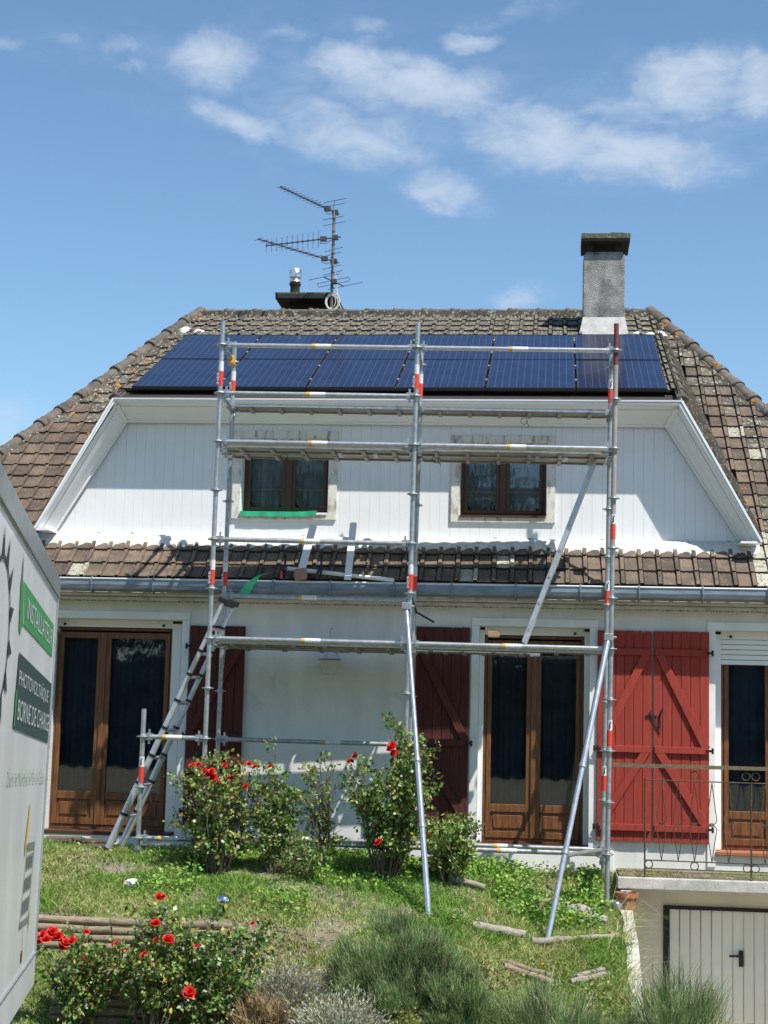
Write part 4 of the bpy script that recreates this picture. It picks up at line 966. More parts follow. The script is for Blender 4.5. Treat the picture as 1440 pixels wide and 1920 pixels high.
# little ties hanging under the upper decks
b = MB()
for (c, kz) in ((.32, 8), (1.10, 8), (1.55, 9)):
    p = S(c, .4 if kz == 8 else .95, kz)-EZ*.09; b.ring(p, .035, .003, EX, EZ, 12, 4)
    b.path([p+EX*.02, p+EX*.06-EZ*.06], .003, 4)
b.build('wire_tie', black, scaf)
for c in (.62, .80, 1.62, 1.76): b = MB(); p = S(c, .1, 8)-EZ*.09; b.obox(p+EY*.08, EX*.02, EY*.10, EZ*.006); b.build('trapdoor_latch', galv, scaf)

# ------------------------------------------------------------------ ladders
lad = thing('telescopic_ladder', 'silver telescopic ladder with black collars leaning left of the scaffold', 'ladder', (-4.45, -1.15, -.13))
A, B = Vector((-4.455, -1.32, H(-4.45, -1.3)+.02)), Vector((-3.36, -1.30, 2.40)); dv = (B-A).normalized(); offs = Vector((0.03, .40, .0))
cuts = [0, .145, .27, .38, .49, .60, .705, .80, .90, 1.0]
for k, o_ in enumerate((Vector((0, 0, 0)), offs)):
    b = MB()
    for i in range(len(cuts)-1): b.path([A+o_+(B-A)*cuts[i], A+o_+(B-A)*cuts[i+1]], .038-.0022*i, 12)
    b.build('rail', alu, lad, smooth=True)
    for i in range(1, len(cuts)-1): c = A+o_+(B-A)*cuts[i]; b = MB(); b.path([c-dv*.014, c+dv*.014], .045-.0022*i, 12); b.build('collar', black, lad)
    b = MB(); c = A+o_; b.path([c-dv*.03, c+dv*.03], .042, 12); b.build('foot', rubber, lad)
for i in range(1, len(cuts)): c = A+(B-A)*cuts[i]; b = MB(); b.obox(c+offs*.5-dv*.03, Vector((dv.z, 0, -dv.x))*.02, offs*.46, dv*.012); b.build('rung', alu if i < len(cuts)-1 else black, lad)
b = MB(); b.obox(B+offs*.5+dv*.01, Vector((dv.z, 0, -dv.x))*.05, offs*.58, dv*.03); b.build('top_cap', black, lad, bevel=.01)
b = MB(); c = A+offs+(B-A)*.27; b.path([c, c+Vector((.02, -.02, -.1)), c+Vector((-.01, -.02, -.16)), c+Vector((.015, -.02, -.22))], .006, 5); b.build('strap', black, lad)
al = thing('access_ladder', 'grey ladder seen from its edge between the lower and upper scaffold decks', 'ladder', (-.29, -1.0, 2.05))
A, B = Vector((-.29, -1.08, 2.05)), Vector((.41, -1.08, 3.94)); dv = (B-A).normalized(); nv = Vector((dv.z, 0, -dv.x))
for k in (0, .34): b = MB(); b.bar(A+Vector((0, k, 0)), B+Vector((0, k, 0)), nv*.025, (0, .012, 0)); b.build('rail', alu, al, bevel=.004)
for i in range(7): c = A+(B-A)*((i+.5)/7); b = MB(); b.path([c+Vector((0, -.018, 0)), c+Vector((0, .36, 0))], .013, 10); b.build('rung', galvb, al, smooth=True)

# ------------------------------------------------------------------ bits on the lower roof
def strip(p, q, w_, t_, label, mat=whitetrim, nm='trim_strip'):
    p, q = Vector(p), Vector(q); d = (q-p).normalized(); s_ = d.cross(Vector((0, -.65, .76))).normalized(); n_ = s_.cross(d).normalized()
    b = MB(); b.bar(p, q, s_*w_, n_*t_); o = b.build(nm, mat, None, bevel=.003, org=p); tag(o, label, 'trim strip'); return o
strip((-2.68, -.63, 2.73), (-2.62, -.16, 3.34), .042, .006, 'left wider white trim strip leaning on the lower roof below the window')
strip((-2.17, -.62, 2.70), (-2.185, -.12, 3.37), .038, .006, 'right narrower white trim strip leaning upright on the lower roof tiles')
strip((-2.84, -.50, 2.82), (-1.68, -.585, 2.705), .016, .016, 'long thin white strip lying almost level behind the gutter')
b = MB(); b.obox((-2.67, -.66, 2.745), (.068, 0, .01), (0, .035, .0), (-.008, 0, .062)); o = b.build('sanding_block', brickm, None, bevel=.022, org=(-2.67, -.66, 2.68)); tag(o, 'dusty red block standing at the foot of the left white strip', 'block')
for x, lab, red in ((-2.86, 'black bar clamp with a red handle standing left of the white strips', True), (-2.47, 'black bar clamp standing between the two white strips', False)):
    t = thing('bar_clamp', lab, 'clamp', (x, -.55, 2.68))
    b = MB(); b.bar((x, -.58, 2.68), (x+.01, -.56, 3.02), (.011, 0, 0), (0, .006, 0)); b.obox((x+.005, -.60, 2.96), (.014, 0, 0), (0, .05, 0), (0, 0, .018)); b.obox((x, -.60, 2.80), (.02, 0, 0), (0, .045, 0), (0, 0, .022)); b.build('bar', black, t)
    b = MB(); b.path([(x-.022, -.63, 2.70), (x-.022, -.63, 2.79)], .014, 10); b.build('handle', redplastic if red else black, t)
b = MB(); vs = []; fs = []; n = 12
for i in range(n+1):
    t = i/n; x = -3.30+.27*t; z = 2.52+.22*math.sin(t*1.7)+rnd.uniform(-.006, .006); wd = .10*(1-t)+.015
    vs += [(x-wd*.6, -.66-.03*math.sin(t*3), z-.03*(1-t)), (x+wd*.7, -.66+.03*t, z+.02*t)]
for i in range(n): fs.append((i*2, i*2+1, i*2+3, i*2+2))
b.add(vs, fs); o = b.build('plastic_film', greenfilm, None, smooth=True, org=(-3.2, -.66, 2.55)); tag(o, 'torn green plastic scrap hanging over the gutter near the left poles', 'plastic film')
b = MB(); b.prism([(-.64, -1.40, 2.085), (-.54, -1.40, 2.085), (-.52, -1.40, 2.115), (-.56, -1.40, 2.145), (-.65, -1.40, 2.145)], (0, .12, 0)); o = b.build('wood_offcut', offcut, None, bevel=.004, org=(-.58, -1.34, 2.085)); tag(o, 'small wooden offcut lying on the lower deck edge of the right bay', 'wood offcut')

# hanging basket
hb = thing('hanging_basket', 'white plastic hanging flower pot on chains below the lower deck', 'flower pot', (-2.37, -.30, 1.72))
c = Vector((-2.375, -.34, 1.705))
b = MB(); b.lathe(c, [(.0, .012), (.060, .012), (.062, -.004), (.066, 0), (.075, .02), (.100, .125), (.118, .145), (.118, .157), (.108, .157), (.09, .10), (.0, .06)], 28); b.build('pot', potw, hb, smooth=True)
b = MB(); b.lathe(c, [(.112, .150), (.122, .150), (.122, .160), (.112, .160)], 28); b.build('rim', M('pot_rim', (.06, .065, .065), .5), hb)
b = MB(); b.lathe(c, [(.0, -.006), (.052, -.008), (.068, .004), (.07, .012)], 24); b.build('saucer', cornice, hb, smooth=True)
b = MB()
for a in (.3, 2.4, 4.5): b.path([c+Vector((.112*math.cos(a), .112*math.sin(a), .155)), c+Vector((.05*math.cos(a), .05*math.sin(a), .25)), c+Vector((0, 0, .42))], .0035, 5)
b.path([c+Vector((0, 0, .41)), c+Vector((0, .02, .49)), c+Vector((0, .29, .50))], .006, 6); b.build('chain', galv, hb)
b = MB()
for k in range(14): p = c+Vector((rnd.uniform(-.02, .05), .22+rnd.uniform(-.04, .04), .46+rnd.uniform(-.08, .05))); b.path([p, p+Vector((rnd.uniform(-.04, .04), 0, rnd.uniform(-.05, .05)))], .003, 4)
b.build('dry_stems', cornice, hb)

# ------------------------------------------------------------------ truck
trk = thing('box_truck', 'white box truck with green and dark lettering panels at the left edge', 'truck', (-2.74, -9, -.9))
TO = Vector((-2.74, -9.0, -.11)); E1 = Vector((.2333, -.9717, .0376)).normalized(); E2 = Vector((-.9724, -.233, .0122)).normalized(); E3 = E2.cross(E1).normalized()
def T(s, h, o=0.): return TO + E1*s + E3*h - E2*o        # s towards the cab, h up, o out of the side panel
BL, BH, BWd = 4.1, 2.096, 2.05
def tbox(b, s0, s1, h0, h1, o0, o1): b.hexa([T(s0, h0, o0), T(s1, h0, o0), T(s1, h0, o1), T(s0, h0, o1), T(s0, h1, o0), T(s1, h1, o0), T(s1, h1, o1), T(s0, h1, o1)])
b = MB(); tbox(b, .03, BL, .08, BH-.07, -BWd, 0); b.build('box_body', truckw, trk, bevel=.004)
b = MB(); tbox(b, -.0, BL, BH-.11, BH, -BWd-.01, .012); tbox(b, .0, BL, BH-.118, BH-.111, -.02, .006); b.build('roof_trim', truckalu, trk, bevel=.012)
b = MB(); tbox(b, 0, .028, .0, BH-.112, -.06, .010); b.build('corner_trim', truckalu, trk, bevel=.004)
b = MB(); tbox(b, 0, BL, -.085, .078, -.05, .008); b.build('skirt', truckw, trk, bevel=.004)
b = MB(); tbox(b, -.002, BL, .078, .086, -.04, .012); b.build('edge_strip', truckalu, trk)
b = MB(); tbox(b, .0, .03, .08, BH-.12, -BWd, -.065); b.build('rear_door', truckw, trk, bevel=.004)
b = MB(); tbox(b, -.16, 0, 1.93, 2.02, -.10, .0); b.build('camera_bracket', truckalu, trk, bevel=.006)
b = MB(); tbox(b, -.14, -.02, 1.80, 1.92, -.06, -.01); b.path([T(-.12, 1.84, -.03), T(-.12, 1.80, .0)], .03, 10); b.build('rear_lamp', black, trk)
b = MB(); tbox(b, -.32, .0, -.02, .025, -1.9, -.05); b.build('rear_step', truckalu, trk, bevel=.006)
b = MB(); tbox(b, -.012, .0, .93, 1.06, -.05, -.008); b.build('side_marker', amber, trk, bevel=.01)
b = MB(); tbox(b, .10, .115, -.48, -.10, -.42, -.08); b.build('mudflap', mudf, trk, bevel=.003)
b = MB(); tbox(b, .40, .45, -.34, -.24, -.10, -.03); b.build('marker_lamp', amber, trk, bevel=.006)
b = MB(); tbox(b, .1, BL+1.2, -.26, -.09, -1.35, -.75); b.build('chassis', black, trk)
for s_ in (.75, 3.6+1.1):
    for o_ in (-.28, -1.55):
        b = MB(); c0, c1 = T(s_, -.48, o_), T(s_, -.48, o_-.22); ax = (c1-c0).normalized()
        b.path([c0, c0+ax*.03, c1-ax*.03, c1], [.31, .345, .345, .31], 26); wh = b.build('wheel', rubber, trk, smooth=True)
        b = MB(); b.path([c0-ax*.004, c0+ax*.03], [.20, .19], 20); b.build('rim', truckalu, wh)
b = MB(); b.prism([T(BL+.1, -.45, -.05), T(BL+1.75, -.45, -.05), T(BL+1.75, .15, -.05), T(BL+1.2, .45, -.05), T(BL+.8, 1.15, -.05), T(BL+.1, 1.2, -.05)], E2*1.85); cab = b.build('cab', truckw, trk, bevel=.05)
# print on the side panel
def quad(name, mat, pts, o=.0035):
    b = MB(); b.add([T(s, h, o) for s, h in pts], [tuple(range(len(pts)))]); return b.build(name, mat, trk)
quad('green_banner', prgreen, [(2.17, 1.83), (.20, 1.82), (.17, 1.65), (2.05, 1.655)])
quad('green_flap', prgreen, [(2.29, 1.82), (2.18, 1.83), (2.09, 1.655), (2.17, 1.60), (2.24, 1.62)])
quad('banner_edge', prpale, [(2.19, 1.83), (2.17, 1.83), (2.05, 1.655), (2.09, 1.655)], .005)
quad('banner_point', prgrey, [(2.245, 1.95), (2.28, 1.82), (2.20, 1.82)])
quad('dark_banner', prdark, [(2.15, 1.53), (.08, 1.51), (.08, 1.19), (2.21, 1.21)])
quad('banner_edge', prgreen, [(2.20, 1.37), (2.13, 1.37), (2.15, 1.22), (2.20, 1.22)], .005)
def sign(s, s0, s1, h0, h1, mat, o=.006): text_part('lettering', s, mat, trk, T(s0, h0, o), -E1, E3, h1-h0, s0-s1)
sign('INSTALLATEUR', 1.93, .27, 1.695, 1.785, prwhite)
sign('PHOTOVOLTAÏQUE', 2.10, .30, 1.385, 1.475, prwhite)
sign('BORNE DE CHARGE', 2.06, .13, 1.25, 1.34, prwhite)
sign('Dans le Nord et le Pas-de-Calais', 2.30, .15, .985, 1.05, prpale)
# sun emblem (only its right rim is in view): ring with spikes
b = MB(); cs, chh = 3.02, 1.54; n = 40; vs = []; fs = []
for i in range(n):
    a = 2*PI*i/n; vs += [T(cs+.36*math.cos(a), chh+.27*math.sin(a), .004), T(cs+(.385 if True else 0)*math.cos(a), chh+.29*math.sin(a), .004)]
for i in range(n): fs.append((i*2, i*2+1, ((i+1) % n)*2+1, ((i+1) % n)*2))
b.add(vs, fs)
for i in range(14):
    a = 2*PI*i/14+.1; p0 = (cs+.38*math.cos(a-.12), chh+.285*math.sin(a-.12)); p1 = (cs+.38*math.cos(a+.12), chh+.285*math.sin(a+.12)); p2 = (cs+.52*math.cos(a), chh+.40*math.sin(a)); b.add([T(*p0, .0045), T(*p1, .0045), T(*p2, .0045)], [(0, 1, 2)])
b.build('sun_emblem', prblack, trk)
quad('house_emblem_outline', prgrey, [(1.02, .695), (.54, .685), (.54, .65), (1.02, .66)]); quad('house_emblem_outline', prgrey, [(1.17, .335), (.63, .325), (.63, .295), (1.18, .305)])
quad('house_emblem_outline', prgrey, [(1.02, .66), (1.0, .66), (1.15, .335), (1.17, .335)]); quad('house_emblem_outline', prgrey, [(.56, .655), (.54, .655), (.63, .325), (.65, .325)])
for r in range(3):
    for i in range(3):
        hh = .635-.103*r; s0 = .97+.045*r-.145*i; quad('cell_emblem', prgrey, [(s0, hh), (s0-.10, hh-.002), (s0-.075, hh-.07), (s0+.025, hh-.068)])
quad('plug_emblem', prgrey, [(.945, .29), (.93, .29), (.92, .185), (.935, .185)]); quad('plug_emblem', redlens, [(.97, .185), (.89, .185), (.89, .13), (.97, .13)])
quad('yellow_brush', pryel, [(1.10, .80), (1.02, .90), (.99, .80), (1.06, .68), (1.14, .63), (1.16, .70)]); quad('yellow_brush', pryel, [(.62, .33), (.57, .36), (.57, .27), (.62, .25)])
b = MB()
for i in range(34): q = T(.014, .05+.059*i, .010); b.lathe(q, [(.0045, -.003), (.0045, .002), (0, .004)], 6)
for i in range(26): q = T(.05+.08*i, BH-.125, .006); b.lathe(q, [(.004, -.003), (.004, .002), (0, .004)], 6)
b.build('rivets', truckalu, trk)['kind'] = 'stuff'

# ------------------------------------------------------------------ garden objects
def log(p, q, r, label=None, parent=None, group=None, mat=logm, cat='log'):
    p, q = Vector(p), Vector(q); n = 5
    b = MB(); b.path([p+(q-p)*(i/n)+Vector((0, rnd.uniform(-.006, .006), rnd.uniform(-.005, .005))) for i in range(n+1)], [r*rnd.uniform(.92, 1.06) for i in range(n+1)], 10)
    o = b.build('log', mat, parent, smooth=True, org=None if parent else p)
    if label: tag(o, label, cat, group)
    return o
lw = thing('log_edging', 'low edging of stacked round logs behind the front rose bushes', 'log edging', (-3.6, -3.05, -.8))
xs_ = [-4.75, -3.95, -3.35, -2.78]; ys_ = [-3.06, -3.10, -3.08, -3.03]
for r in range(4):
    jx = [rnd.uniform(-.16, .16) if 0 < i_ < 3 else rnd.uniform(-.03, .03) for i_ in range(4)]; xq = [xs_[i_]+jx[i_] for i_ in range(4)]
    for i in range(3):
        zb = -.865+.07*r+.035
        log((xq[i]+.008, ys_[i]-.018*r*0-.03*(4-r)*.3, zb+rnd.uniform(-.004, .004)), (xq[i+1]-.008, ys_[i+1]-.03*(4-r)*.3, zb+rnd.uniform(-.004, .004)), .036, parent=lw)
lw2 = thing('log_edging', 'lower log edging half hidden by the front rose leaves beside the truck', 'log edging', (-3.3, -4.1, -1.2))
for r in range(6):
    for (xa, xb) in ((-4.1, -3.42), (-3.40, -2.85)): log((xa, -4.12-.012*(5-r), -1.28+.075*r), (xb, -4.10-.012*(5-r), -1.28+.075*r), .037, parent=lw2)
def gl(x, y, dz=.055): return (x, y, H(x, y)+dz)
for (x0, y0, x1, y1, r, lab, m) in ((-.69, -2.62, -.22, -2.55, .045, 'thick grey log on the bank left of the right raking prop', plankm),
        (-.16, -2.62, .20, -2.45, .034, 'short grey log propped behind the foot of the right raking prop', plankm), (.23, -2.42, .64, -2.36, .03, 'thin grey log lying level on the bank near the terracotta pot', plankm),
        (-.40, -3.10, .02, -3.14, .03, 'upper of two parallel logs low on the right bank', logm), (-.38, -3.19, .04, -3.22, .03, 'lower of two parallel logs low on the right bank', logm),
        (.19, -3.22, .52, -3.08, .032, 'front log of the pair sloping towards the concrete wall', plankm), (.22, -3.12, .48, -3.0, .028, 'rear log of the pair sloping towards the concrete wall', plankm),
        (-1.56, -2.82, -1.36, -2.76, .022, 'small pale stick of wood behind the big lavender', plankm), (-.95, -1.75, -.62, -1.72, .03, 'short log under weeds in front of the middle french door', plankm)):
    log(gl(x0, y0), gl(x1, y1), r, lab, mat=m, group='loose logs on the bank')
def rock(x, y, r, label, mat=stone, sq=.7, sink=.1):
    b = MB(); vs = []; fs = []; n, m_ = 9, 6; ph = rnd.random()*6
    for j in range(m_+1):
        th = PI*j/m_
        for i in range(n):
            a = 2*PI*i/n; k = r*(1+.22*math.sin(3*a+ph+j)+.12*math.sin(5*a+2*ph)); vs.append((k*math.sin(th)*math.cos(a), k*.8*math.sin(th)*math.sin(a), r*sq*math.cos(th)))
    for j in range(m_):
        for i in range(n): fs.append((j*n+i, j*n+(i+1) % n, (j+1)*n+(i+1) % n, (j+1)*n+i))
    z = H(x, y)+r*sq*(1-sink*2); b.add([(x+v[0], y+v[1], z+v[2]) for v in vs], fs); o = b.build('stone', mat, None, org=(x, y, z-r*sq)); tag(o, label, 'stone'); return o
rock(-3.95, -2.2, .07, 'white lump of stone on the lawn left of the roses', whitestone)
rock(.28, -1.62, .14, 'rough grey stone among weeds right of the brick block', stone)
rock(.14, -1.5, .13, 'flat pale stone behind the right raking prop', stone, .6)
rock(.43, -1.72, .12, 'grey stone at the foot of the right front pole', stone, .5)
rock(-.32, -1.35, .07, 'small grey stone below the base tubes', stone)
b = MB(); p = gl(-.02, -1.62, .11); b.obox(p, (.10, .02, 0), (-.01, .05, 0), (0, 0, .065)); o = b.build('brick_block', M('block_clay', (.34, .23, .16), .9, c2=(.26, .18, .13), vs=10, bump=.3, bs=40), None, bevel=.008, org=(p[0], p[1], p[2]-.06)); tag(o, 'brown block half buried in weeds behind the right raking prop', 'block')
pot = thing('terracotta_pot', 'terracotta flower pot beside the slab corner above the garage drive', 'flower pot', (.755, -1.12, -.63))
b = MB(); b.lathe((.755, -1.12, -.645), [(.075, 0), (.10, .20), (.118, .205), (.12, .25), (.106, .25), (.09, .12), (0, .10)], 26); b.build('pot', terra, pot, smooth=True)
b = MB(); b.box(.70, .81, -1.02, -.95, -.46, -.385); o = b.build('capstone', concrete, pot, bevel=.01)
def globe(x, y, z, lab):
    t = thing('garden_globe', lab, 'garden light', (x, y, z))
    b = MB(); b.lathe((x, y, z+.06), [(0, -.056)] + [(.066*math.cos(a), .056*math.sin(a)) for a in np.linspace(-1.3, 1.3, 12)] + [(0, .056)], 22); b.build('globe', chrome, t, smooth=True)
    b = MB(); b.path([(x, y, z-.25), (x, y, z+.015)], .008, 8); b.build('stake', iron, t)
globe(.645, -1.32, -.56, 'shiny steel garden globe beside the terracotta pot'); globe(-2.92, -2.95, -.47, 'shiny steel garden globe above the left log edging')
for (x, y, k, lab) in ((-5.2, -.72, 0, 'lower loose brown roof tile by the left door near the truck'), (-5.15, -.70, 1, 'upper loose brown roof tile by the left door near the truck'),
                       (-4.83, -.62, 0, 'bottom tile of the stack by the ladder foot'), (-4.80, -.60, 1, 'middle tile of the stack by the ladder foot'), (-4.82, -.60, 2, 'topmost tile of the stack by the ladder foot')):
    o = inst('loose_roof_tile', tm_clay, None, (x-.15, y-.05, H(x, y)+.015+.035*k), (rnd.uniform(-.05, .05), rnd.uniform(-.05, .05), -PI/2+rnd.uniform(-.1, .1)), (1.1, 1.15, 1)); o.location.y += .2; o.location.x += .02; tag(o, lab, 'roof tile', 'loose roof tiles by the left door')

# ------------------------------------------------------------------ planting
def hues(n, cols, wts, jit=.25):
    c = np.array(cols)[rng.choice(len(cols), n, p=np.array(wts)/sum(wts))]
    return np.clip(c*(1+rng.uniform(-jit, jit, (n, 1)))*(1+rng.uniform(-.08, .08, (n, 3))), 0, 1)
def leaves(P, Nn, size, tint, name, mat, parent, aspect=.55, kind=None):
    """diamond leaves folded along the midrib; P centres, Nn directions the leaf points in"""
    n = len(P); Nn = Nn/np.linalg.norm(Nn, axis=1, keepdims=True)
    r = rng.normal(size=(n, 3)); s = np.cross(Nn, r); s /= np.linalg.norm(s, axis=1, keepdims=True)+1e-9; up = np.cross(s, Nn)
    L_ = size[:, None]
    a = P; t = P + Nn*L_; m = P + Nn*L_*.5 - up*L_*.10; e1 = m + s*L_*aspect*.5 + up*L_*.14; e2 = m - s*L_*aspect*.5 + up*L_*.14
    V = np.stack([a, e1, t, e2], 1).reshape(-1, 3); i = np.arange(n)*4
    F = np.concatenate([np.stack([i, i+1, i+2], 1), np.stack([i, i+2, i+3], 1)])
    o = npmesh(name, V, F, mat, np.repeat(tint, 4, 0), parent)
    if kind: o['kind'] = kind
    return o
def blades(P, D, L_, wd, tint, name, mat, parent=None, bend=None, kind=None):
    n = len(P); D = D/np.linalg.norm(D, axis=1, keepdims=True); r = rng.normal(size=(n, 3)); r[:, 2] *= .2
    s = np.cross(D, r); s /= np.linalg.norm(s, axis=1, keepdims=True)+1e-9
    if bend is None: bend = rng.normal(size=(n, 3))*.25; bend[:, 2] = -np.abs(bend[:, 2])
    Lc = L_[:, None]; w_ = wd[:, None]
    m = P + D*Lc*.55; tip = P + D*Lc + bend*Lc
    V = np.stack([P-s*w_*.5, P+s*w_*.5, m-s*w_*.42, m+s*w_*.42, tip], 1).reshape(-1, 3); i = np.arange(n)*5
    F = np.concatenate([np.stack([i, i+1, i+3], 1), np.stack([i, i+3, i+2], 1), np.stack([i+2, i+3, i+4], 1)])
    o = npmesh(name, V, F, mat, np.repeat(tint, 5, 0), parent)
    if kind: o['kind'] = kind
    return o
# bare patches (true colour of the place: dug soil and trodden earth)
BARE = [(-2.15, -2.2, .55, .28), (-1.55, -2.45, .50, .26), (-3.25, -1.95, .45, .20), (-.70, -2.35, .45, .22), (-1.95, -2.9, .32, .22), (-2.0, -3.5, .25, .25), (-4.2, -1.9, .25, .14)]
def bare(x, y):
    v = np.zeros_like(x)
    for (cx_, cy_, a, c_) in BARE: v = np.maximum(v, 1-((x-cx_)/a)**2-((y-cy_)/c_)**2)
    return np.clip(v*1.6, 0, 1)
G_green, G_mid, G_dry, G_straw = (.17, .32, .05), (.27, .37, .08), (.43, .42, .16), (.56, .49, .26)
n = 320000
x = rng.uniform(-6.4, .72, n); y = rng.uniform(-4.7, -.08, n)
dn1, dn2, dn3 = vnoise(x, y, 1.1), vnoise(x+31, y+17, 3.1), vnoise(x+5, y+50, 7.)
keep = rng.random(n) < np.clip(.10+1.35*dn2, 0.12, 1)*(1-.80*bare(x, y))*(1-.5*((y > -1.0) & (x > -4)))
x, y, dn1, dn2, dn3 = x[keep], y[keep], dn1[keep], dn2[keep], dn3[keep]; n = len(x)
dn4 = vnoise(x+60, y+9, 1.9)
dry = np.clip(1.5*(dn4-.38) + .45*dn3 + .25*(x > -.8)*(y < -2.6) + .10*((x < -2.5) & (y > -2.6)), 0, 1.2)
u = rng.random(n); cols = np.where((u < dry*.66)[:, None], np.array(G_dry), np.array(G_green)); cols = np.where(((u > .55) & (u < .80))[:, None], np.array(G_mid), cols); cols = np.where((u < dry*.30)[:, None], np.array(G_straw), cols)
cols = cols*(1+rng.uniform(-.3, .35, (n, 1)))
L_ = rng.uniform(.035, .085, n)*(.7+.9*dn2)*np.where((x > -1.0) & (y < -2.2), 1.5, 1.0)
D = rng.normal(size=(n, 3))*.45; D[:, 2] = 1
blades(np.stack([x, y, hgt(x, y)-.01], 1), D, L_, rng.uniform(.005, .010, n), cols, 'grass', grassm, kind='stuff')
n = 60000; x = rng.uniform(-7, 1.6, n); y = rng.uniform(-8, -4.6, n); k_ = (rng.random(n) < vnoise(x, y, 2.)*1.3) & ((x < .75) | (y < -3.7)) & ((x < 1.6)); x, y = x[k_], y[k_]; n = len(x); k_ = ~((x > .8) & (y > -7.2) & (y < -7.0)); D = rng.normal(size=(n, 3))*.45; D[:, 2] = 1
k_ = x < .75; x, y, D = x[k_], y[k_], D[k_]; n = len(x)
blades(np.stack([x, y, hgt(x, y)-.01], 1), D, rng.uniform(.04, .11, n), rng.uniform(.007, .013, n), hues(n, [G_green, G_mid, G_dry, G_straw], [4, 3, 2, 1]), 'grass', grassm, kind='stuff')
# leafy weeds at the foot of the house and on the right bank
def weed_field(regions, n_per, name, cols, wts, size, hmax, label_kind=True):
    Ps, Ns, Ss = [], [], []
    for (x0, x1, y0, y1, k) in regions:
        n = int(n_per*k); xx = rng.uniform(x0, x1, n); yy = rng.uniform(y0, y1, n); q = vnoise(xx, yy, 2.6); kk = rng.random(n) < np.clip(q*1.8-.35, 0, 1); xx, yy, q = xx[kk], yy[kk], q[kk]
        zz = hgt(xx, yy) + rng.random(len(xx))**1.2*hmax*q*1.6
        Ps.append(np.stack([xx, yy, zz], 1)); d = rng.normal(size=(len(xx), 3)); d[:, 2] = d[:, 2]*.4+.35; Ns.append(d); Ss.append(rng.uniform(*size, len(xx)))
    P = np.concatenate(Ps); leaves(P, np.concatenate(Ns), np.concatenate(Ss), hues(len(P), cols, wts), name, leafm, None, .6, 'stuff')
weed_field([(-1.0, .60, -1.5, -.4, .85), (-4.0, -.9, -1.7, -.75, 1.6), (-2.7, -2.2, -3.1, -2.4, .12), (-3.9, -3.3, -2.6, -2.0, .10), (-.5, .5, -2.1, -1.5, .28), (-2.2, -1.2, -2.1, -1.6, .25), (.3, .62, -1.3, -.3, .35)], 9500, 'weeds', [(.13, .29, .04), (.21, .40, .06), (.32, .47, .10), (.38, .42, .14)], [3, 4, 3, 1], (.022, .055), .15)
weed_field([(-.9, .65, -4.3, -2.6, .6), (-5.5, -4.3, -2.9, -1.6, .2), (-3.0, -.9, -4.6, -3.9, .5)], 5000, 'weeds', [(.15, .24, .06), (.25, .28, .09), (.34, .30, .13)], [4, 3, 2], (.02, .05), .14)
# long dry grass hanging over the concrete wall
n = 230; yy = rng.uniform(-3.5, -1.35, n); xx = rng.uniform(.45, .78, n); P = np.stack([xx, yy, hgt(xx, yy)+.02], 1); D = np.stack([rng.uniform(-.1, 1.0, n), rng.normal(size=n)*.4, rng.uniform(.4, 1.0, n)], 1)
bd = np.stack([rng.uniform(.0, .5, n), rng.normal(size=n)*.15, rng.uniform(-.7, -.1, n)], 1)
blades(P, D, rng.uniform(.15, .5, n), rng.uniform(.003, .006, n), hues(n, [G_straw, G_dry, G_mid], [4, 3, 1.5]), 'dry_grass', grassm, bend=bd, kind='stuff')
# weeds and moss on the balcony slab edge
n = 1300; xx = rng.uniform(.72, 2.4, n); xx = np.where(rng.random(n) < .5, rng.uniform(.7, 1.35, n), xx); yy = rng.uniform(-1.0, -.45, n); P = np.stack([xx, yy, np.full(n, -.24)], 1); D = rng.normal(size=(n, 3))*.7; D[:, 2] = .7
blades(P, D, rng.uniform(.008, .04, n), rng.uniform(.004, .008, n), hues(n, [G_dry, G_straw, (.16, .13, .07), (.20, .22, .07)], [3, 2, 3, 1.2]), 'slab_weeds', grassm, kind='stuff')
# pebbles on the dug soil, dead twigs
b = MB()
for i in range(700):
    (cx_, cy_, a, c_) = BARE[rnd.randrange(len(BARE))]; x = cx_+rnd.gauss(0, .5)*a; y = cy_+rnd.gauss(0, .6)*c_; r = rnd.uniform(.004, .016); z = H(x, y)
    b.add([(x-r, y-r*.7, z), (x+r, y-r*.6, z), (x+r*.8, y+r, z), (x-r*.9, y+r*.8, z), (x+r*.1, y, z+r*.9)], [(0, 1, 4), (1, 2, 4), (2, 3, 4), (3, 0, 4)])
b.build('pebbles', stone)['kind'] = 'stuff'
b = MB()
for i in range(160):
    x, y = rnd.uniform(-5, .6), rnd.uniform(-3.9, -1.2); z = H(x, y)+.02; a = rnd.uniform(0, PI); l = rnd.uniform(.05, .2); b.path([(x, y, z), (x+l*.5*math.cos(a), y+l*.5*math.sin(a), z+rnd.uniform(0, .03)), (x+l*math.cos(a), y+l*math.sin(a), H(x+l*math.cos(a), y+l*math.sin(a))+.02)], .003, 4)
b.build('dead_twigs', plankm)['kind'] = 'stuff'
# dandelions
P = []
for (x, y) in ((.31, -1.75), (.69, -2.6), (-.05, -3.1), (-.28, -1.5), (-1.0, -1.6), (.2, -2.0), (-3.1, -1.75)): 
    for k in range(14): a = 2*PI*k/14; P.append((x+.006*math.cos(a), y+.006*math.sin(a), H(x, y)+.12, math.cos(a), math.sin(a)))
P = np.array(P); leaves(P[:, :3], np.stack([P[:, 3], P[:, 4], np.full(len(P), .35)], 1), np.full(len(P), .022), hues(len(P), [(.75, .50, .02)], [1]), 'dandelions', petal, None, .5, 'stuff')

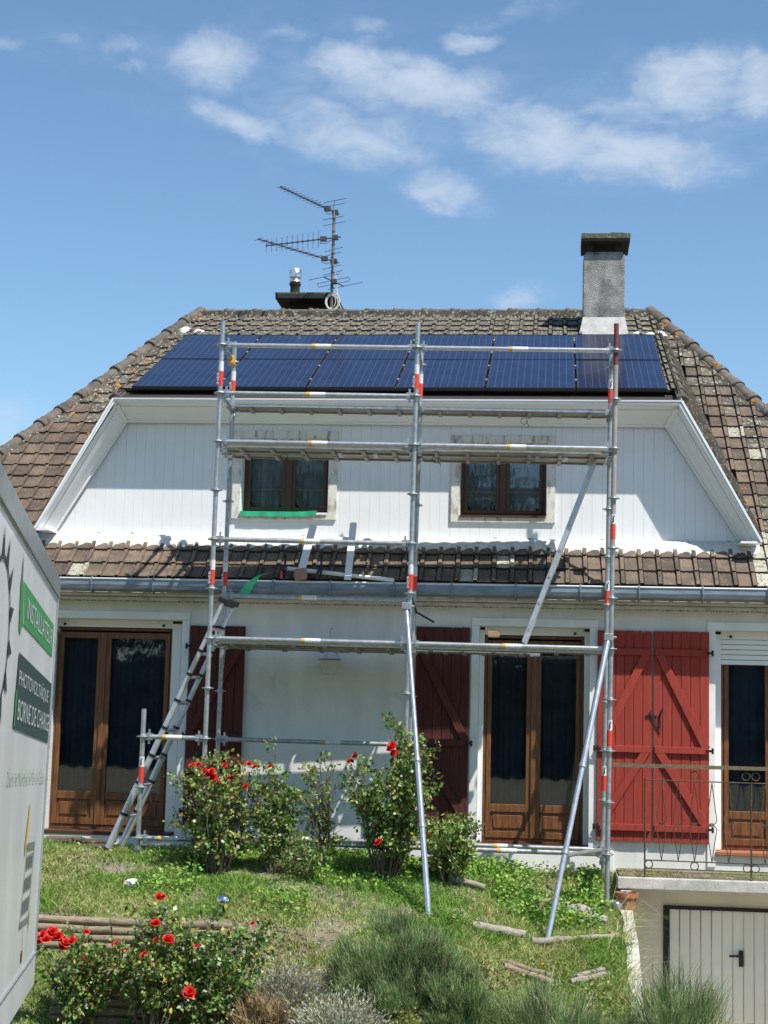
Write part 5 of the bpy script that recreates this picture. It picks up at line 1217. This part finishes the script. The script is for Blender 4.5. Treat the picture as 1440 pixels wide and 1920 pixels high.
def rose_mesh(seed, r=.04):
    rr = np.random.default_rng(seed); V = []; F = []; T_ = []
    for ring, (n_, tilt, rad, hh) in enumerate(((7, .35, 1.0, 0), (6, .75, .8, .25), (5, 1.1, .55, .45), (4, 1.35, .3, .55))):
        for k in range(n_):
            a = 2*PI*(k+.5*ring)/n_ + rr.uniform(-.25, .25); R_ = r*rad*rr.uniform(.85, 1.2); w_ = r*.75*rad+.006
            d = np.array([math.cos(a), math.sin(a), 0]); s = np.array([-math.sin(a), math.cos(a), 0]); z = np.array([0, 0, 1.])
            c = z*r*hh*.6; o = len(V)
            V += [c, c+d*R_*math.cos(tilt)*.6+s*w_*.6+z*R_*math.sin(tilt)*.5, c+d*R_*math.cos(tilt)+s*w_*.25+z*R_*math.sin(tilt)*rr.uniform(.75, 1.0), c+d*R_*math.cos(tilt)-s*w_*.25+z*R_*math.sin(tilt)*rr.uniform(.75, 1.0), c+d*R_*math.cos(tilt)*.6-s*w_*.6+z*R_*math.sin(tilt)*.5]
            F += [(o, o+1, o+2), (o, o+2, o+3), (o, o+3, o+4)]; cc = np.array([.58, .012, .012])*rr.uniform(.65, 1.3) + np.array([0, .012, 0])*rr.random(); T_ += [cc]*5
    me = bpy.data.meshes.new('rose_flower'); me.from_pydata([tuple(v) for v in V], [], F); me.materials.append(petal)
    at = me.color_attributes.new('tint', 'FLOAT_COLOR', 'POINT'); c4 = np.ones((len(V), 4), np.float32); c4[:, :3] = np.array(T_); at.data.foreach_set('color', c4.ravel())
    return me
roses = [rose_mesh(s) for s in range(5)]
R_DK, R_MD, R_LT, R_YE, R_BR, R_GY = (.055, .145, .026), (.13, .25, .045), (.26, .36, .10), (.42, .40, .10), (.25, .155, .07), (.42, .48, .34)
def rose_bush(label, base, w_, h, n_st, n_leaf, wts, flowers, twig=0., low=.35, lsize=(.026, .06), name='rose_bush', cat='rose bush', depth=None, group='rose bushes', lean=0.):
    bx, by = base; bz = H(bx, by); t = thing(name, label, cat, (bx, by, bz), group); dp = depth or w_*.75
    b = MB(); tips = []; paths = []
    for i in range(n_st):
        a = rnd.uniform(0, 2*PI); rr = math.sqrt(rnd.random()); ex, ey = math.cos(a)*rr*w_/2, math.sin(a)*rr*dp/2; hh = h*1.14*rnd.uniform(.55, 1.0)*(1-.25*rr)
        p0 = Vector((bx+ex*.22, by+ey*.22, bz-.02)); p3 = Vector((bx+ex+lean*hh, by+ey, bz+hh)); pts = []
        for k in range(5):
            s = k/4; p = p0.lerp(p3, s); p.x += rnd.uniform(-.035, .035)*(0 < k); p.y += rnd.uniform(-.035, .035)*(0 < k); pts.append(p)
        b.path(pts, [.009, .007, .0055, .004, .0025], 5, False); paths.append(pts)
        for q in range(4):
            k = rnd.randint(1, 3); s0 = pts[k].lerp(pts[k+1], rnd.random()); s1 = s0+Vector((rnd.uniform(-.17, .17), rnd.uniform(-.17, .17), rnd.uniform(.02, .2))); sm = s0.lerp(s1, .5)+Vector((rnd.uniform(-.02, .02), 0, .02)); b.path([s0, sm, s1], [.0045, .0032, .002], 4, False); paths.append([s0, s0.lerp(sm, .5), sm, sm.lerp(s1, .5), s1])
    b.build('stems', bark, t)
    PP = []; 
    ks = rng.integers(0, len(paths), n_leaf)
    # clumps of leaves at some places along the stems, gaps between
    for i in range(n_leaf//6):
        pts = paths[ks[i]]; q_ = rng.random()**(.75)*3.98; k = int(q_); p = pts[k].lerp(pts[k+1], q_-k); rel = (p.z-bz)/h
        if rel < low*rng.uniform(.4, 1.3): continue
        for c_ in range(int(rng.integers(3, 10))):
            g = rng.normal(size=3)*.030; PP.append((p.x+g[0], p.y+g[1], p.z+g[2]))
    P = np.array(PP); cen = np.array([bx, by, bz+h*.4]); D = (P-cen); D /= np.linalg.norm(D, axis=1, keepdims=True)+1e-6; D = D*.6+rng.normal(size=P.shape)*.8; D[:, 2] -= .1
    leaves(P, D, rng.uniform(*lsize, len(P)), hues(len(P), [R_DK, R_MD, R_LT, R_YE, R_BR, R_GY], wts), 'foliage', leafm, t, .68)
    for (fx, fy, fz_, s) in flowers:
        o = bpy.data.objects.new('rose_flower', roses[rnd.randrange(5)]); col.objects.link(o); o.parent = t; o.location = Vector((fx, fy, fz_)) - wloc(t); o.scale = (s*.98, s*.98, s*.98); o.rotation_euler = (rnd.uniform(.3, 1.0), rnd.uniform(-.4, .4), rnd.uniform(-.5, .5))
    return t
def fl(base, lst): return [(x, y, z, s) for (x, y, z, s) in lst]
FA = [(-3.44, -2.1, .75, 1), (-3.38, -2.09, .76, .9), (-3.28, -2.08, .67, 1.5), (-3.23, -2.07, .64, 1.2), (-3.19, -2.05, .59, .8), (-3.07, -2.04, .64, 1), (-3.14, -2.03, .76, .8), (-2.9, -2.02, .78, .9), (-2.84, -2.01, .75, .9), (-2.93, -2.0, .56, 1), (-2.89, -1.98, .52, .7), (-2.97, -1.97, .78, .7), (-3.33, -2.07, .70, 1.1), (-3.25, -2.1, .70, 1.1)]
rose_bush('tall straggly rose bush with brown stems and many red blooms by the left poles', (-3.22, -1.85), .85, 1.12, 40, 4600, [2, 4, 3, 3.5, 2.5, 1], FA, low=.22)
rose_bush('narrow green rose bush with one red bloom against the shaded white wall', (-2.66, -1.75), .42, 1.08, 15, 2700, [3, 5, 4, 2, .5, 1.2], [(-2.70, -1.95, .76, .9)], low=.25)
rose_bush('thin half bare rose bush with pale twigs in the middle of the white wall', (-2.22, -1.6), .45, 1.12, 13, 600, [2, 3, 3, 3, 2, 1], [], low=.2, lean=-.05)
rose_bush('low dark rose bush between the taller ones at the foot of the wall', (-2.38, -1.95), .5, .45, 9, 600, [4, 4, 2, 1, .5, .5], [], low=.15)
rose_bush('largest dense rose bush with red blooms beside the middle scaffold pole', (-1.58, -1.75), 1.05, 1.42, 38, 6800, [4, 5, 3.5, 2, 1, 1], [(-1.51, -2.1, .99, 1.3), (-1.49, -2.08, .92, 1.1), (-1.88, -1.95, .88, 1), (-1.92, -1.93, .83, .8), (-1.60, -2.2, .09, 1.2), (-1.95, -1.9, .83, .6), (-1.53, -2.1, .95, 1.0)], low=.2)
rose_bush('small bright green rose bush right of the middle raking prop', (-.98, -1.72), .68, .62, 20, 3000, [2, 5, 4, 2, .5, 1], [(-1.15, -1.9, .17, .5)], low=.15)
FF = [(-4.1, -4.45, -.58, 1.5), (-4.03, -4.44, -.55, 1.5), (-3.98, -4.44, -.58, 1.3), (-4.15, -4.43, -.62, 1.3), (-3.92, -4.43, -.63, 1.2), (-3.87, -4.42, -.61, 1), (-3.94, -4.42, -.66, 1), (-4.06, -4.5, -.60, 1.3), (-3.79, -4.37, -.77, 1.0), (-3.77, -4.36, -.81, 1), (-3.73, -4.36, -.79, .8), (-3.64, -4.33, -.73, .8), (-3.78, -4.32, -.55, .8)]
rose_bush('front rose bush with a thick cluster of red blooms beside the truck', (-3.85, -4.3), .62, .78, 22, 3200, [3, 4.5, 3, 2.5, 1.5, 1], FF, low=.2)
rose_bush('middle front rose bush with scattered red blooms before the log edging', (-3.2, -4.3), .78, 1.0, 30, 4200, [3, 4, 3, 3, 2, 1.2], [(-3.16, -4.45, -.23, 1), (-3.12, -4.45, -.23, .8), (-3.16, -4.5, -.44, 1.3), (-3.06, -4.5, -.56, 1.3), (-3.04, -4.5, -.56, 1.1), (-3.49, -4.45, -.62, .9), (-3.51, -4.45, -.63, .8), (-3.41, -4.45, -.66, .8), (-3.24, -4.5, -.69, 1.1), (-3.18, -4.4, -.59, .9), (-3.23, -4.5, -.87, .7)], low=.2)
rose_bush('right front rose bush with dark glossy leaves and one low red bloom', (-2.68, -4.25), .72, .92, 26, 4400, [5, 5, 3, 1.2, .6, 2], [(-2.84, -4.6, -.95, 1.5), (-2.84, -4.4, -.62, .8), (-2.77, -4.4, -.64, .6), (-2.40, -4.31, -.43, .6)], low=.18)

def tuft(label, base, w_, h, n, cols, wts, L_, wd, name, cat, dens=1.0, spread=.55, dep=None, kindm=grassm, droop=.12, cl=1.0):
    bx, by = base; bz = H(bx, by); t = thing(name, label, cat, (bx, by, bz)); dp = dep or w_*.75
    ns = 64; cs = rng.normal(size=(ns, 3)); cs[:, 2] = np.abs(cs[:, 2])
    cs /= np.linalg.norm(cs, axis=1, keepdims=True); cs *= rng.uniform(.35, 1.08, (ns, 1)); cs *= np.array([w_/2, dp/2, h*.72])
    k = rng.integers(0, ns, n); loc = cs[k]; P = loc + rng.normal(size=(n, 3))*np.array([w_*.042*cl, dp*.042*cl, h*.07*cl])
    P[:, 2] = np.maximum(P[:, 2], .0); out_ = P/np.array([w_/2, dp/2, h]); D = out_*spread + rng.normal(size=(n, 3))*.22; D[:, 2] = np.abs(D[:, 2])*.5+.8
    P = P + np.array([bx, by, bz])
    cl = hues(n, cols, wts)*(1+.75*(rng.random(ns)[k][:, None]-.5))
    bd = rng.normal(size=(n, 3))*droop
    blades(P, D, rng.uniform(L_*.5, L_*1.3, n), np.full(n, wd), cl, 'foliage', kindm, t, bend=bd)
    b = MB()
    for i in range(16): q = cs[i]; b.path([(bx+q[0]*.1, by+q[1]*.1, bz-.02), (bx+q[0]*.6, by+q[1]*.6, bz+q[2]*.55), (bx+q[0], by+q[1], bz+q[2])], [.008, .006, .003], 5, False)
    b.build('stems', bark, t); return t
LAV = [(.10, .20, .065), (.17, .28, .10), (.28, .37, .16), (.44, .44, .26), (.36, .29, .15)]
tuft('big grey green lavender mound without flowers at the foot of the left raking prop', (-1.22, -3.75), 1.28, .82, 42000, LAV, [4, 5, 4, 1.8, .9], .075, .0046, 'lavender', 'lavender bush')
tuft('smaller lavender clump at the lower right side of the big lavender mound', (-.72, -4.05), .7, .55, 18000, LAV, [4, 5, 4, 1.6, .8], .075, .0046, 'lavender', 'lavender bush')
tuft('loose wispy lavender at the bottom of the bank left of the concrete wall', (.05, -4.1), .95, .48, 4200, LAV, [3, 4, 4, 3, 1], .20, .005, 'lavender', 'lavender bush', droop=.2)
tuft('lavender with long thin stalks in front of the garage door', (1.02, -3.95), .75, .62, 1900, LAV, [4, 4, 3, 2, .5], .24, .005, 'lavender', 'lavender bush', spread=.4)
SAN = [(.42, .44, .36), (.52, .51, .43), (.28, .30, .18), (.40, .30, .16), (.15, .17, .08)]
tuft('silvery grey cushion plant in front of the big lavender mound', (-1.62, -4.35), .72, .42, 8000, SAN, [5, 4, 3, 1.5, 1], .03, .009, 'cushion_plant', 'garden plant', spread=1.0, cl=2.3, droop=.3)
tuft('pale silvery plant with straw coloured stalks right of the front rose bushes', (-2.16, -3.85), .55, .42, 5500, SAN, [4, 4, 3, 3, 1], .04, .008, 'cushion_plant', 'garden plant', spread=1.0, cl=2.3, droop=.3)
tuft('straw coloured dead clump below the right front rose bush', (-2.3, -4.25), .45, .36, 3000, [(.42, .33, .19), (.33, .23, .12), (.20, .14, .07)], [3, 3, 2], .12, .006, 'dry_clump', 'dead plant', droop=.3)

# trees across the street behind the photographer (seen mirrored in the panes)
def tree(x, y, h, cr, label, seed):
    r = random.Random(seed); z0 = -.45; t = thing('broadleaf_tree', label, 'tree', (x, y, z0), 'trees across the street')
    b = MB(); b.path([(x, y, z0-.1), (x+.1, y, z0+h*.2), (x-.05, y+.1, z0+h*.45), (x, y, z0+h*.8)], [.28, .22, .15, .05], 9)
    cl = []
    for i in range(38):
        a = r.uniform(0, 2*PI); q = r.uniform(-1, 1); rr = cr*math.sqrt(max(.05, 1-q*q))*r.uniform(.5, 1); c = Vector((x+rr*math.cos(a), y+rr*math.sin(a), z0+h*.55+q*h*.42)); cl.append(c)
        if i < 12: b.path([(x, y, z0+h*r.uniform(.25, .5)), (x*.5+c.x*.5, y*.5+c.y*.5, c.z*.7+.2), c], [.09, .06, .02], 6, False)
    b.build('trunk', bark, t)
    n = 8000; k = rng.integers(0, len(cl), n); C_ = np.array([tuple(c) for c in cl])[k]; o_ = rng.normal(size=(n, 3)); o_ /= np.linalg.norm(o_, axis=1, keepdims=True); P = C_ + o_*(cr*.36*rng.random((n, 1))**.4)
    leaves(P, o_+rng.normal(size=(n, 3))*.6, rng.uniform(.22, .42, n), hues(n, [(.03, .06, .015), (.05, .09, .025), (.08, .12, .035)], [4, 4, 2]), 'crown', leafm, t, .7)
for i, (x, y, h, cr, lab) in enumerate(((-19, -36, 10.5, 4.2, 'tall dark tree across the street, far left'), (-11, -38, 12, 4.6, 'broad dark tree across the street, left of the middle'), (-3.5, -37, 10, 4.0, 'round tree across the street, near the middle'),
                                       (4.5, -39, 12.5, 4.8, 'tallest dark tree across the street, right of the middle'), (13, -36, 10, 4.4, 'round dark tree across the street, far right'))): tree(x, y, h, cr, lab, i)
b = MB()
for i in range(40): x0 = -26+1.2*i; b.box(x0, x0+1.19, -33.6+rnd.uniform(-.1, .1), -32.4+rnd.uniform(-.1, .1), -.5, 3.3+rnd.uniform(-.5, .7))
hg = thing('hedge', 'long tall dark hedge across the street', 'hedge', (-2, -33, -.45)); b.build('core', M('hedge_core', (.03, .045, .015), .95), hg)
n = 20000; P = np.stack([rng.uniform(-26, 22, n), rng.choice([-32.3, -32.35], n)+rng.normal(size=n)*.12, rng.uniform(-.4, 3.9, n)], 1); D = rng.normal(size=(n, 3)); D[:, 1] = np.abs(D[:, 1])
leaves(P, D, rng.uniform(.08, .18, n), hues(n, [(.03, .06, .015), (.06, .10, .03)], [1, 1]), 'foliage', leafm, hg, .7)
